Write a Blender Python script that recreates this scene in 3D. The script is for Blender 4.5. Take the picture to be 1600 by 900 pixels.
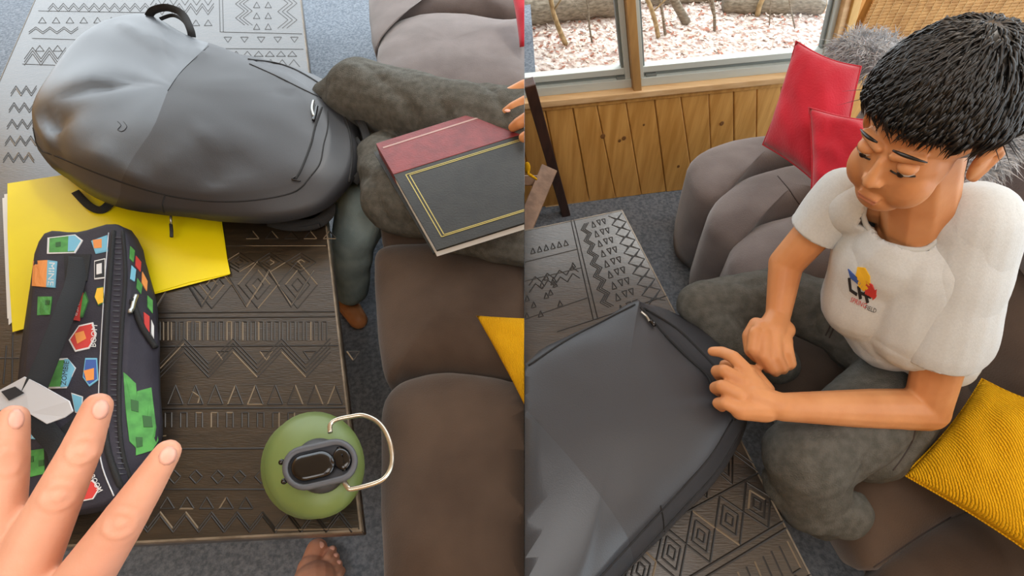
import bpy, bmesh, math, random
from mathutils import Vector, Matrix, noise
from mathutils.bvhtree import BVHTree
for o in list(bpy.data.objects): bpy.data.objects.remove(o)
SC = bpy.context.scene
COL = SC.collection
random.seed(7)
# ------------------------------------------------------------------ camera
F, CX, CY = 800.0, 860.0, 450.0
PITCH = math.atan2(1050.0, 800.0)
SP, CP = math.sin(PITCH), math.cos(PITCH)
CAM = Vector((0, 0, 1.45))
cd = bpy.data.cameras.new('camera'); cam = bpy.data.objects.new('camera', cd); COL.objects.link(cam)
cam.location = CAM; cam.rotation_euler = (math.pi/2 - PITCH, 0, 0)
cd.sensor_fit = 'HORIZONTAL'; cd.sensor_width = 36; cd.lens = 36*F/1600
cd.shift_x = (800-CX)/1600; cd.clip_start = .02
SC.camera = cam
# ------------------------------------------------------------------ world, lights, exposure
w = bpy.data.worlds.new('world'); SC.world = w; w.use_nodes = True
nt = w.node_tree; bg = nt.nodes['Background']
bg.inputs[0].default_value = (.86, .94, 1, 1); bg.inputs[1].default_value = 3.0
def area(name, loc, target, size, power, color=(1, 1, 1), sy=None):
    l = bpy.data.lights.new(name, 'AREA'); l.size = size; l.energy = power; l.color = color
    if sy: l.shape = 'RECTANGLE'; l.size_y = sy
    o = bpy.data.objects.new(name, l); COL.objects.link(o); o.location = loc
    o.rotation_euler = (Vector(target)-Vector(loc)).to_track_quat('-Z', 'Y').to_euler()
    return o
area('fill_light', (.1, .1, 2.3), (.1, .6, 0), 1.2, 14, (1, .98, .96))  # broad fill light added to brighten the room, not a real fixture
area('fill_light', (-.7, -.7, 2.3), (-.4, .3, 0), 1.2, 16, (1, .99, .97))  # second added fill, lifts the dark floor from behind the camera
sl = bpy.data.lights.new('sun', 'SUN'); sl.energy = 1.3; sl.angle = .12; sl.color = (1, .95, .86)
so = bpy.data.objects.new('sun', sl); COL.objects.link(so); so.location = (1, 4, 5)
so.rotation_euler = Vector((-.35, -.75, -.9)).to_track_quat('-Z', 'Y').to_euler()
SC.view_settings.view_transform = 'Standard'; SC.view_settings.look = 'None'
SC.view_settings.gamma = 1; SC.view_settings.use_curve_mapping = False
SC.view_settings.exposure = 0.1
# ------------------------------------------------------------------ geometry helpers
def ray(px, py):
    a, b = (px-CX)/F, (py-CY)/F
    return Vector((a, CP-b*SP, -SP-b*CP))
def W(px, py, z):                       # picture point -> world point at height z
    r = ray(px, py); return CAM + r*((z-CAM.z)/r.z)
def P(px, py, d): return CAM + ray(px, py)*d
A0 = (819.5-CX)/F
PN = Vector((1, -A0*CP, A0*SP)).normalized()   # meeting plane of the two nooks
def side(v): return (v-CAM).dot(PN)
def lin(h):
    h = h.lstrip('#'); c = [int(h[i:i+2], 16)/255 for i in (0, 2, 4)]
    return tuple((x/12.92 if x <= .04045 else ((x+.055)/1.055)**2.4) for x in c) + (1,)
def catmull(pts, n, closed=True):
    out = []; m = len(pts)
    rng = range(m) if closed else range(m-1)
    for i in rng:
        if closed: p0, p1, p2, p3 = pts[i-1], pts[i], pts[(i+1) % m], pts[(i+2) % m]
        else: p0, p1, p2, p3 = pts[max(i-1, 0)], pts[i], pts[i+1], pts[min(i+2, m-1)]
        for k in range(n):
            t = k/n
            out.append(.5*((2*p1)+(p2-p0)*t+(2*p0-5*p1+4*p2-p3)*t*t+(3*p1-p0-3*p2+p3)*t**3))
    if not closed: out.append(pts[-1].copy())
    return out
def V2(l): return [Vector((a, b, 0)) for a, b in l]
def ring(px, z, n=4):                   # smooth closed loop drawn over picture points, at height z (number or per-point)
    c = catmull([Vector((p[0], p[1], p[2] if len(p) > 2 else z)) for p in px], n)
    return [W(v.x, v.y, v.z) for v in c]
def pring(px, n=4):                     # the same with depth along the view axis as third number
    return [P(v.x, v.y, v.z) for v in catmull([Vector(p) for p in px], n)]
# ------------------------------------------------------------------ materials
MATS = {}
def mat(name, col, rough=.8, col2=None, scale=40, bump=0., bscale=None, metal=0., sheen=0., spec=.5, stretch=(1, 1, 1), kind='noise', coat=0., detail=3, sss=0, lo=.35, hi=.65):
    if name in MATS: return MATS[name]
    m = bpy.data.materials.new(name); m.use_nodes = True; n = m.node_tree.nodes; L = m.node_tree.links
    b = n['Principled BSDF']; b.inputs['Base Color'].default_value = lin(col)
    b.inputs['Roughness'].default_value = rough; b.inputs['Metallic'].default_value = metal
    b.inputs['Specular IOR Level'].default_value = spec
    if sheen: b.inputs['Sheen Weight'].default_value = sheen
    if coat: b.inputs['Coat Weight'].default_value = coat; b.inputs['Coat Roughness'].default_value = .2
    if sss: b.inputs['Subsurface Weight'].default_value = sss; b.inputs['Subsurface Radius'].default_value = (.012, .005, .003); b.inputs['Subsurface Scale'].default_value = .5
    tc = n.new('ShaderNodeTexCoord'); mp = n.new('ShaderNodeMapping'); L.new(tc.outputs['Object'], mp.inputs[0]); mp.inputs['Scale'].default_value = stretch
    def tex(s):
        if kind == 'wave':
            t = n.new('ShaderNodeTexWave'); t.inputs['Scale'].default_value = s; t.inputs['Distortion'].default_value = 2.5; t.inputs['Detail'].default_value = 2; t.inputs['Detail Scale'].default_value = 2
            L.new(mp.outputs[0], t.inputs[0]); return t.outputs['Fac']
        if kind == 'voronoi':
            t = n.new('ShaderNodeTexVoronoi'); t.inputs['Scale'].default_value = s; L.new(mp.outputs[0], t.inputs[0]); return t.outputs['Distance']
        t = n.new('ShaderNodeTexNoise'); t.inputs['Scale'].default_value = s; t.inputs['Detail'].default_value = detail; L.new(mp.outputs[0], t.inputs['Vector']); return t.outputs[0]
    if col2:
        r = n.new('ShaderNodeMapRange'); r.inputs[1].default_value = lo; r.inputs[2].default_value = hi
        mx = n.new('ShaderNodeMix'); mx.data_type = 'RGBA'; mx.inputs[6].default_value = lin(col); mx.inputs[7].default_value = lin(col2)
        L.new(tex(scale), r.inputs[0]); L.new(r.outputs[0], mx.inputs[0]); L.new(mx.outputs[2], b.inputs['Base Color'])
    if bump:
        bp = n.new('ShaderNodeBump'); bp.inputs['Strength'].default_value = bump; bp.inputs['Distance'].default_value = .004
        L.new(tex(bscale or scale*4), bp.inputs['Height']); L.new(bp.outputs[0], b.inputs['Normal'])
    MATS[name] = m; return m
# ------------------------------------------------------------------ objects
def tag(o, label=None, cat=None, group=None, kind=None):
    if label: o['label'] = label
    if cat: o['category'] = cat
    if group: o['group'] = group
    if kind: o['kind'] = kind
    return o
def thing(name, label, cat, loc, group=None):
    o = bpy.data.objects.new(name, None); COL.objects.link(o); o.location = loc; o.empty_display_size = .1
    return tag(o, label, cat, group)
def obj(name, data, m, parent=None, clip=None, smooth=True, mats=None, sub=0, fn=None):
    """data: (verts, faces) or bmesh in WORLD coordinates. clip 'L'/'R' keeps one nook's side of the meeting plane."""
    if isinstance(data, bmesh.types.BMesh): bm = data
    else:
        bm = bmesh.new(); vs = [bm.verts.new(v) for v in data[0]]
        for f in data[1]:
            try: bm.faces.new([vs[i] for i in f])
            except ValueError: pass
    if sub:
        for _ in range(sub): bmesh.ops.subdivide_edges(bm, edges=bm.edges[:], cuts=1, use_grid_fill=True, smooth=.0)
    bmesh.ops.recalc_face_normals(bm, faces=bm.faces[:])
    if fn:
        bm.normal_update()
        for v, c in [(v, fn(v.co, v.normal)) for v in bm.verts]: v.co = c
    if clip:
        co = CAM + PN*(.0006 if clip == 'R' else -.0006)
        g = bm.verts[:]+bm.edges[:]+bm.faces[:]
        r = bmesh.ops.bisect_plane(bm, geom=g, plane_co=co, plane_no=PN, clear_outer=(clip == 'L'), clear_inner=(clip == 'R'))
        ce = [e for e in r['geom_cut'] if isinstance(e, bmesh.types.BMEdge) and e.is_valid]
        if ce:
            try: bmesh.ops.triangle_fill(bm, edges=ce, use_beauty=True)
            except Exception: pass
    bm.normal_update()
    me = bpy.data.meshes.new(name)
    if not len(bm.verts): bm.free(); return None
    if parent is not None:
        org = parent.matrix_world.translation if parent.parent is None else parent.parent.location
        org = Vector(parent.location) if parent.parent is None else Vector(parent.parent.location)
    else:
        xs = [v.co for v in bm.verts]
        org = Vector(((min(v.x for v in xs)+max(v.x for v in xs))/2, (min(v.y for v in xs)+max(v.y for v in xs))/2, min(v.z for v in xs)))
    for v in bm.verts: v.co -= org
    bm.to_mesh(me); bm.free()
    if smooth:
        for p in me.polygons: p.use_smooth = True
    o = bpy.data.objects.new(name, me); COL.objects.link(o)
    if parent is not None:
        o.parent = parent
    else: o.location = org
    for k in ([m] + (mats or [])): me.materials.append(k)
    return o
def shade_auto(o, ang=40):
    me = o.data; bm = bmesh.new(); bm.from_mesh(me)
    for e in bm.edges:
        if len(e.link_faces) == 2 and e.calc_face_angle(0) > math.radians(ang): e.smooth = False
    bm.to_mesh(me); bm.free(); return o
def loft(rings, top=True, bottom=True):
    n = len(rings[0]); vs = [v for r in rings for v in r]; fs = []
    for a in range(len(rings)-1):
        for i in range(n):
            j = (i+1) % n; fs.append((a*n+i, a*n+j, (a+1)*n+j, (a+1)*n+i))
    if bottom: vs.append(sum(rings[0], Vector())/n); c = len(vs)-1; fs += [(c, (i+1) % n, i) for i in range(n)]
    if top: vs.append(sum(rings[-1], Vector())/n); c = len(vs)-1; b = (len(rings)-1)*n; fs += [(c, b+i, b+(i+1) % n) for i in range(n)]
    return vs, fs
def dome_rings(r, T, up=Vector((0, 0, 1)), ss=(.985, .95, .89, .8, .68, .54, .4, .26, .13, .04), a=2.6, b=2.0, ctr=None):
    c = ctr or sum(r, Vector())/len(r); out = []
    for s in ss: out.append([c+(p-c)*s+up*(T*(1-s**a)**(1/b)) for p in r])
    return out
def puff(px, zm, zt, zb, n=5, inset=.93, a=2.6, b=2.0):   # a stuffed pad: picture outline at height zm, crown at zt, underside at zb
    r = ring(px, zm, n); c = sum(r, Vector())/len(r)
    def sc(s, z): return [Vector((c.x+(p.x-c.x)*s, c.y+(p.y-c.y)*s, z)) for p in r]
    low = [sc(inset*.8, zb), sc(inset, zb+.004), sc(inset+(1-inset)*.6, zb+(zm-zb)*.25), sc(1-(1-inset)*.1, zb+(zm-zb)*.65), r]
    return loft(low + dome_rings(r, zt-zm, a=a, b=b))
def pillow(corn, T, n=22, pinch=.10, seed=1, wr=.004):   # corn: 4 world corners in order; square cushion with pulled-in sides
    a, b, c, d = corn; nrm = ((c-a).cross(d-b)).normalized(); ctr = (a+b+c+d)/4; vs = []; fs = []; idx = {}
    for s in (1, -1):
        for i in range(n+1):
            for j in range(n+1):
                if s < 0 and (i in (0, n) or j in (0, n)): idx[s, i, j] = idx[1, i, j]; continue
                u, v = i/n, j/n; p = (a*(1-u)+b*u)*(1-v)+(d*(1-u)+c*u)*v
                e = 1-pinch*((4*u*(1-u))**1.0*(2*v-1)**2+(4*v*(1-v))**1.0*(2*u-1)**2)
                p = ctr+(p-ctr)*e
                h = T*(max(0, 16*u*(1-u)*v*(1-v)))**.42*.5
                h += wr*noise.noise(Vector((u*5+seed, v*5, s)))*min(1, 20*min(u, 1-u, v, 1-v))
                vs.append(p+nrm*h*s); idx[s, i, j] = len(vs)-1
    for s in (1, -1):
        for i in range(n):
            for j in range(n): fs.append((idx[s, i, j], idx[s, i+1, j], idx[s, i+1, j+1], idx[s, i, j+1])[::s])
    return vs, fs
def tube(pts, r, n=8, closed=False, flat=None):
    rs = r if isinstance(r, (list, tuple)) else [r]*len(pts)
    rings = []; up = Vector((0, 0, 1)); m = len(pts)
    prev = None
    for i, p in enumerate(pts):
        if closed: t = (pts[(i+1) % m]-pts[i-1])
        else: t = pts[min(i+1, m-1)]-pts[max(i-1, 0)]
        t = t.normalized() if t.length > 1e-9 else Vector((1, 0, 0))
        if prev is None: u = t.cross(up) if abs(t.z) < .95 else t.cross(Vector((1, 0, 0)))
        else: u = prev-t*prev.dot(t)
        u.normalize(); prev = u; v = t.cross(u)
        fx = flat or 1
        rings.append([p+(u*math.cos(a)+v*math.sin(a)*fx)*rs[i] for a in [2*math.pi*k/n for k in range(n)]])
    if closed:
        vs = [v for q in rings for v in q]; fs = []
        for a in range(m):
            for i in range(n):
                j = (i+1) % n; b = (a+1) % m; fs.append((a*n+i, a*n+j, b*n+j, b*n+i))
        return vs, fs
    return loft(rings)
def merge(*ds):
    vs, fs = [], []
    for v, f in ds:
        o = len(vs); vs += v; fs += [tuple(i+o for i in q) for q in f]
    return vs, fs
def prism(poly, d):                     # polygon (world points) extruded by vector d
    n = len(poly); vs = list(poly)+[p+d for p in poly]
    return vs, [tuple(range(n))[::-1], tuple(range(n, 2*n))]+[(i, (i+1) % n, n+(i+1) % n, n+i) for i in range(n)]
def box(o, x, y, z): return prism([o, o+x, o+x+y, o+y], z)
def bev(data, w=.004, seg=2):
    bm = bmesh.new(); vs = [bm.verts.new(v) for v in data[0]]
    for f in data[1]: bm.faces.new([vs[i] for i in f])
    bmesh.ops.recalc_face_normals(bm, faces=bm.faces[:])
    es = [e for e in bm.edges if e.calc_face_angle(0) > .5]
    bmesh.ops.bevel(bm, geom=es, offset=w, segments=seg, profile=.6, affect='EDGES', clamp_overlap=True)
    return bm
def cap(p0, r0, p1, r1, n=10):
    """tapered capsule as stacked rings"""
    ax = (p1-p0); L = ax.length
    if L < 1e-6: ax = Vector((0, 0, 1))
    ax.normalize(); pts = []; rs = []
    for k in range(1, 6): a = math.pi/2*k/6; pts.append(p0-ax*r0*math.cos(a)); rs.append(r0*math.sin(a))
    for k in range(0, 5): t = k/4; pts.append(p0+(p1-p0)*t); rs.append(r0+(r1-r0)*t)
    for k in range(1, 6): a = math.pi/2*k/6; pts.append(p1+ax*r1*math.sin(a)); rs.append(r1*math.cos(a))
    return tube(pts, rs, n)
def ell(c, rx, ry, rz, M=None, n=16, m=10):
    M = M or Matrix.Identity(3); rings = []
    for i in range(1, m):
        a = math.pi*i/m
        rings.append([c+M @ Vector((rx*math.sin(a)*math.cos(b), ry*math.sin(a)*math.sin(b), -rz*math.cos(a))) for b in [2*math.pi*k/n for k in range(n)]])
    return loft(rings)
def chain(pts, rs, n=12):
    return merge(*[cap(pts[i], rs[i], pts[i+1], rs[i+1], n) for i in range(len(pts)-1)])
def remesh(data, vox=.004, it=4, fac=.5):
    me = bpy.data.meshes.new('tmp'); me.from_pydata([tuple(v) for v in data[0]], [], data[1]); me.validate()
    bm = bmesh.new(); bm.from_mesh(me); bmesh.ops.recalc_face_normals(bm, faces=bm.faces[:]); bm.to_mesh(me); bm.free()
    o = bpy.data.objects.new('tmp', me); COL.objects.link(o)
    r = o.modifiers.new('r', 'REMESH'); r.mode = 'VOXEL'; r.voxel_size = vox
    s = o.modifiers.new('s', 'SMOOTH'); s.factor = fac; s.iterations = it
    dg = bpy.context.evaluated_depsgraph_get(); e = o.evaluated_get(dg); m2 = bpy.data.meshes.new_from_object(e)
    bpy.data.objects.remove(o)
    bm = bmesh.new(); bm.from_mesh(m2); bpy.data.meshes.remove(m2); return bm
def bvh(*os):
    vs, ps = [], []
    for o in os:
        loc = Vector((0, 0, 0)); q = o
        while q is not None: loc += Vector(q.location); q = q.parent
        k = len(vs); vs += [v.co+loc for v in o.data.vertices]; ps += [tuple(i+k for i in p.vertices) for p in o.data.polygons]
    return BVHTree.FromPolygons(vs, ps)
def hit(T, px, py):
    d = ray(px, py).normalized(); h = T.ray_cast(CAM, d)
    return (h[0], (h[1] if h[1].dot(d) < 0 else -h[1])) if h[0] else (None, None)
def seam(T, px, r, off=.0, n=6, sides=6, dens=6):       # a welt, crease or cord lying on a surface
    c = catmull(V2(px), dens, False); pts = []
    for p in c:
        h, nn = hit(T, p.x, p.y)
        if h is not None: pts.append(h+nn*off)
    return tube(pts, r, sides) if len(pts) > 2 else None
def patch(T, poly, th=.0008, lift=.0006, grid=5):       # thin sewn/printed patch that follows a surface
    """poly in picture coords, convex: fan subdivided"""
    c = Vector((sum(p[0] for p in poly)/len(poly), sum(p[1] for p in poly)/len(poly), 0)); vs = []; fs = []
    pts = []
    m = len(poly)
    for i in range(m):
        a, b = Vector((*poly[i], 0)), Vector((*poly[(i+1) % m], 0))
        for k in range(3): pts.append(a.lerp(b, k/3))
    N = len(pts); rings = []
    for s in [1, .66, .33]:
        rr = []
        for p in pts:
            q = c+(p-c)*s; h, nn = hit(T, q.x, q.y)
            if h is None: return None
            rr.append(h+nn*(lift+th))
        rings.append(rr)
    base = []
    for p in pts:
        h, nn = hit(T, p.x, p.y); base.append(h+nn*(-.001))
    h, nn = hit(T, c.x, c.y)
    if h is None: return None
    n = N; rs = [base]+rings; vs = [v for r in rs for v in r]
    for a in range(3):
        for i in range(n): j = (i+1) % n; fs.append((a*n+i, a*n+j, (a+1)*n+j, (a+1)*n+i))
    vs.append(h+nn*(lift+th)); cc = len(vs)-1; fs += [(cc, 3*n+i, 3*n+(i+1) % n) for i in range(n)]
    return vs, fs
def text_on(T, s, cx, cy, w, h, ang, m, parent, name='lettering', lift=.0018, clip=None):
    """lettering laid on a surface: w,h = size in picture units, ang clockwise degrees"""
    cu = bpy.data.curves.new('t', 'FONT'); cu.body = s; cu.size = 1; cu.resolution_u = 2
    o = bpy.data.objects.new('t', cu); COL.objects.link(o)
    dg = bpy.context.evaluated_depsgraph_get(); me = bpy.data.meshes.new_from_object(o.evaluated_get(dg)); bpy.data.objects.remove(o)
    xs = [v.co.x for v in me.vertices]; ys = [v.co.y for v in me.vertices]
    x0, x1, y0, y1 = min(xs), max(xs), min(ys), max(ys); ca, sa = math.cos(math.radians(ang)), math.sin(math.radians(ang))
    vs = []
    for v in me.vertices:
        u = ((v.co.x-x0)/(x1-x0)-.5)*w; q = -((v.co.y-y0)/(y1-y0)-.5)*h
        hh, nn = hit(T, cx+u*ca-q*sa, cy+u*sa+q*ca)
        vs.append(hh+nn*lift if hh is not None else W(cx, cy, 0))
    fs = [tuple(p.vertices) for p in me.polygons]; bpy.data.meshes.remove(me)
    return obj(name, (vs, fs), m, parent, smooth=False, clip=clip)
def fuzz(T_pts, n, length, r, seed=1, droop=.3):
    """n short curved hairs standing on (point, normal) samples"""
    rnd = random.Random(seed); ds = []; vs = []; fs = []
    for _ in range(n):
        p, nn = rnd.choice(T_pts); d = (nn+Vector((rnd.uniform(-.8, .8), rnd.uniform(-.8, .8), rnd.uniform(-.8, .5)))).normalized()
        L = length*rnd.uniform(.5, 1.2); q = p+Vector((rnd.uniform(-1, 1), rnd.uniform(-1, 1), rnd.uniform(-1, 1)))*.006
        sx = d.cross(Vector((rnd.uniform(-1, 1), rnd.uniform(-1, 1), .3))).normalized()*r; k = len(vs)
        m1 = q+d*L*.5; e = q+d*L+Vector((rnd.uniform(-1, 1)*.3, rnd.uniform(-1, 1)*.3, -droop))*L
        vs += [q-sx, q+sx, m1-sx*.8, m1+sx*.8, e]; fs += [(k, k+1, k+3, k+2), (k+2, k+3, k+4)]
    return vs, fs
def samples(o, n=400, seed=3):
    rnd = random.Random(seed); loc = Vector((0, 0, 0)); q = o
    while q is not None: loc += Vector(q.location); q = q.parent
    ps = [p for p in o.data.polygons]; return [(Vector(p.center)+loc, Vector(p.normal)) for p in (rnd.choice(ps) for _ in range(n))]
def two_tone(name, c1, r1, c2, r2):
    """sewn panels of two cloths: the point attribute 'panel' says which side of the seam a point is on"""
    m = mat(name, c1, r1, bump=.1, scale=120); n = m.node_tree.nodes; L = m.node_tree.links; b = n['Principled BSDF']
    a = n.new('ShaderNodeAttribute'); a.attribute_name = 'panel'; g = n.new('ShaderNodeMath'); g.operation = 'GREATER_THAN'; g.inputs[1].default_value = 0
    L.new(a.outputs['Fac'], g.inputs[0]); mx = n.new('ShaderNodeMix'); mx.data_type = 'RGBA'; mx.inputs[6].default_value = lin(c1); mx.inputs[7].default_value = lin(c2)
    mr = n.new('ShaderNodeMix'); mr.inputs[2].default_value = r1; mr.inputs[3].default_value = r2
    L.new(g.outputs[0], mx.inputs[0]); L.new(g.outputs[0], mr.inputs[0]); L.new(mx.outputs[2], b.inputs['Base Color']); L.new(mr.outputs[0], b.inputs['Roughness'])
    return m
def origin(o):
    loc = Vector((0, 0, 0)); q = o
    while q is not None: loc += Vector(q.location); q = q.parent
    return loc
def panel(o, f):
    loc = origin(o); at_ = o.data.attributes.new('panel', 'FLOAT', 'POINT')
    for i, v in enumerate(o.data.vertices): at_.data[i].value = f(v.co+loc)
def topx(c):
    v = c-CAM; z = v.y*CP-v.z*SP; return CX+F*v.x/z, CY-F*(v.y*SP+v.z*CP)/z
def crease_fn(lines):
    """pressed folds: (picture points, height z, depth, width) -> offset along the normal"""
    segs = []
    for px, z, dep, wid in lines:
        pts = [W(x, y, z) if z < 5 else None for x, y in px]
        for a, b in zip(pts, pts[1:]): segs.append((a, b, dep, wid))
    def g(c):
        v = 0
        for a, b, dep, wid in segs:
            ab = b-a; t = max(0, min(1, (c-a).dot(ab)/ab.length_squared)); d = c-a-ab*t; d.z *= .35; d = d.length
            if d < wid*3: v += dep*math.exp(-(d/wid)**2)
        return v
    return g
# palette
M = dict(
 carpet=mat('carpet_pile', '#868e97', .95, '#666e78', 90, .7, 260, spec=.1),
 pine=mat('pine_board', '#d6a258', .55, '#bd8840', 5, .15, 18, stretch=(9, 9, .8), kind='noise'),
 pine_pale=mat('pale_pine_trim', '#dcb98a', .5, '#caa270', 6, .1, 20, stretch=(.8, 9, 9)),
 knot=mat('pine_knot', '#7a5227', .6),
 alu=mat('window_aluminium', '#bcc3be', .5, metal=.1),
 alu_d=mat('dark_window_track', '#7f8683', .5, metal=.3),
 bamboo=mat('bamboo_slat', '#c99a5c', .7, '#a97a40', 30, .2, 60),
 string=mat('blind_string', '#e0c590', .8),
 darkwood=mat('dark_table_wood', '#30261b', .36, '#211a12', 14, .25, 60, stretch=(1, 6, 1), spec=.7, coat=.45),
 groove=mat('carved_groove_line', '#17120c', .5),
 worn=mat('worn_wood_highlight', '#6b5d49', .6),
 edge=mat('table_edge_wood', '#7d7160', .5, '#5d5243', 30),
 sofa=mat('taupe_microfibre', '#6f6664', .95, '#615856', 9, .25, 300, sheen=.35, spec=.15),
 sofa_b=mat('brown_microfibre', '#5a4b40', .95, '#483b32', 6, .25, 300, sheen=.25, spec=.15),
 welt=mat('dark_seam_thread', '#3a3230', .9),
 red=mat('red_cotton', '#c62b3d', .85, '#a81f30', 7, .3, 240, sheen=.2, spec=.2),
 yellow=mat('mustard_weave', '#f8c020', .9, '#e4a812', 110, .7, 110, stretch=(1, 1.4, 1), spec=.15, kind='wave'),
 bag=mat('charcoal_bag_fabric', '#4a4c51', .55, '#404247', 12, .12, 500, spec=.4),
 bag_two=two_tone('two_tone_bag_cloth', '#303135', .50, '#373b41', .34),
 bag_g=mat('coated_slate_fabric', '#565b62', .36, '#4d5157', 7, .06, 60, spec=.55),
 bag_side=mat('bag_side_fabric', '#36373a', .7, bump=.2, scale=60, spec=.3),
 strap=mat('black_webbing', '#17181a', .8, bump=.3, scale=80),
 zipm=mat('gunmetal_zip', '#a9a9a4', .3, metal=.9),
 denim=mat('faded_black_denim', '#64635e', .95, '#54544f', 60, .8, 420, spec=.1),
 denim_b=mat('blue_grey_denim', '#8a9998', .95, '#758484', 16, .4, 420, spec=.1),
 skin=mat('warm_skin', '#cf9363', .5, '#c08253', 14, .06, 180, sss=.12, spec=.35),
 skin_p=mat('pink_skin', '#dba489', .5, '#cf9479', 14, .1, 150, sss=.12, spec=.35),
 nail=mat('fingernail', '#dfa996', .35),
 hair=mat('black_hair', '#0b0a09', .4, '#171412', 60, spec=.5),
 shirt=mat('heather_grey_cotton', '#cbd0d1', .9, '#c5cacb', 300, .15, 500, sheen=.1, spec=.1),
 rib=mat('shirt_rib', '#bdc2c2', .9),
 black=mat('black_plastic', '#0d0d10', .15, spec=.7),
 ink=mat('black_print', '#1c1c20', .7),
 pred=mat('red_print', '#c53a36', .7), pyel=mat('yellow_print', '#e6b52a', .7), pblue=mat('blue_print', '#3a5aa0', .7),
 paper_y=mat('yellow_folder_card', '#f0dd00', .5, '#e8d400', 3),
 paper_w=mat('white_paper', '#dcdcd8', .7),
 lunch=mat('lunch_bag_fabric', '#2a2733', .75, '#211f2b', 20, .2, 300),
 green=mat('green_print', '#4f9a48', .7, '#3c7d3a', 40), green_d=mat('dark_green_print', '#2c5b2c', .7), sky=mat('light_blue_print', '#72b4cf', .7), orange=mat('orange_print', '#e0904a', .7), white=mat('white_print', '#d8d8d8', .7), silver=mat('silver_tape', '#c9ccd2', .35, metal=.3),
 bottle=mat('olive_green_enamel', '#74884f', .42, '#687c45', 6),
 grey_pl=mat('grey_lid_plastic', '#55585e', .5), steel=mat('brushed_steel', '#d8d2c4', .25, metal=.9),
 maroon=mat('maroon_leatherette', '#7c2c2d', .45, '#6a2325', 30, .2, 200),
 cover=mat('black_leatherette', '#24241f', .55, '#1c1c18', 30, .2, 200), gold=mat('gold_foil', '#b0a05c', .4, metal=.5),
 fur=mat('grey_faux_fur', '#c9ccd0', .9, '#a4a7ab', 40), 
 chairw=mat('dark_stained_chair_wood', '#4b2f22', .4, '#38231a', 8, .1, 30, stretch=(6, 6, 1)),
 chairl=mat('mid_brown_chair_wood', '#84664f', .45, '#6d523e', 8, .1, 30, stretch=(6, 6, 1)),
 leafg=mat('leaf_litter', '#ded2c8', .95, '#a78a7c', 34, .8, 70, detail=6, lo=.42, hi=.62),
 leaf=mat('pale_dead_leaf', '#efe6dc', .9, '#cdb9a8', 20), leaf2=mat('rusty_dead_leaf', '#a8705a', .9),
 bark=mat('grey_bark', '#8d8372', .95, '#655b4c', 30, .8, 60, stretch=(1, 1, 3)), bark2=mat('tan_bark', '#b39b72', .9, '#8b754f', 30, .6, 60),
 wallp=mat('cream_plaster', '#cfc6b6', .9),
)
# ================================================================== STRUCTURE
def struct(name, data, m, **k): return tag(obj(name, data, m, **k), kind='structure')
Z = Vector((0, 0, 1))
struct('floor', prism([Vector((-4.6, -1.6, 0)), Vector((2.2, -1.6, 0)), Vector((2.2, 1.53+.42, 0)), Vector((-.02, 1.515, 0)), Vector((-.14, 3.6, 0)), Vector((-4.6, 3.6, 0))], Vector((0, 0, -.06))), M['carpet'], smooth=False)
wa, wb = W(875, 321, 0), W(1072, 297, 0)
wd = (wb-wa).normalized(); wn = Vector((wd.y, -wd.x, 0))          # wn points into the room
def WL(px, py, off=0):
    r = ray(px, py); o = wa+wn*off; t = (o-CAM).dot(wn)/r.dot(wn); return CAM+r*t
def S(px, py, off=0): return (WL(px, py, off)-wa).dot(wd)
def at(s, z, off=0): return wa+wd*s+wn*off+Z*z
def wbox(s0, s1, z0, z1, o0, o1): return box(at(s0, z0, o0), wd*(s1-s0), wn*(o1-o0), Z*(z1-z0))
SILL = WL(987, 140).z
sL = S(819.6, 200)-.02; sEnd = 1.75
wall = struct('wall_back', wbox(sL-.1, sEnd, -.06, SILL-.03, -.10, -.022), M['pine'], clip='R', smooth=False)
tag(wall, 'knotty pine boarding below the windows')
bt = [(755, 168, 790, 330), (802, 166, 840, 327), (850, 164, 882, 320), (894, 162, 921, 314), (932, 161, 962, 307), (978, 158, 1002, 302), (1023, 155, 1041, 296), (1064, 152, 1084, 292), (1108, 148, 1113, 288), (1147, 145, 1148, 284), (1183, 142, 1181, 280), (1221, 138, 1217, 276), (1258, 135, 1252, 272)]
be = [((WL(a, b)-wa).dot(wd), (WL(a, b)).z, (WL(c, d)-wa).dot(wd), WL(c, d).z) for a, b, c, d in bt]
def bx(e, z): return e[0]+(e[2]-e[0])*(z-e[1])/(e[3]-e[1])
while bx(be[-1], .2) < sEnd-.1: st = be[-1][0]-be[-2][0]; e = be[-1]; be.append((e[0]+st, e[1], e[2]+st, e[3]))
for i in range(len(be)-1):
    a, b = be[i], be[i+1]; zt = SILL-.03; o_ = -.021; th = -.002-(i % 3)*.0008
    q = [at(bx(a, 0)+.0012, 0, o_), at(bx(b, 0)-.0012, 0, o_), at(bx(b, zt)-.0012, zt, o_), at(bx(a, zt)+.0012, zt, o_)]
    obj('wall_board', bev(prism(q, wn*(th-o_)), .003, 1), M['pine'], wall, clip='R', smooth=False)
for (x, y, r) in [(942, 213, .009), (975, 216, .008), (968, 220, .006), (1128, 193, .008), (1060, 260, .006), (1006, 325-130, .004)]:
    p = WL(x, y, -.002)
    obj('knot', loft([[p+(wd*math.cos(a)+Z*math.sin(a)*1.2)*r*q+wn*t for a in [k*math.pi/6 for k in range(12)]] for q, t in ((1, 0), (.9, .0012), (.5, .0008))]), M['knot'], wall)
for a in ('baseboard',): pass
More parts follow.
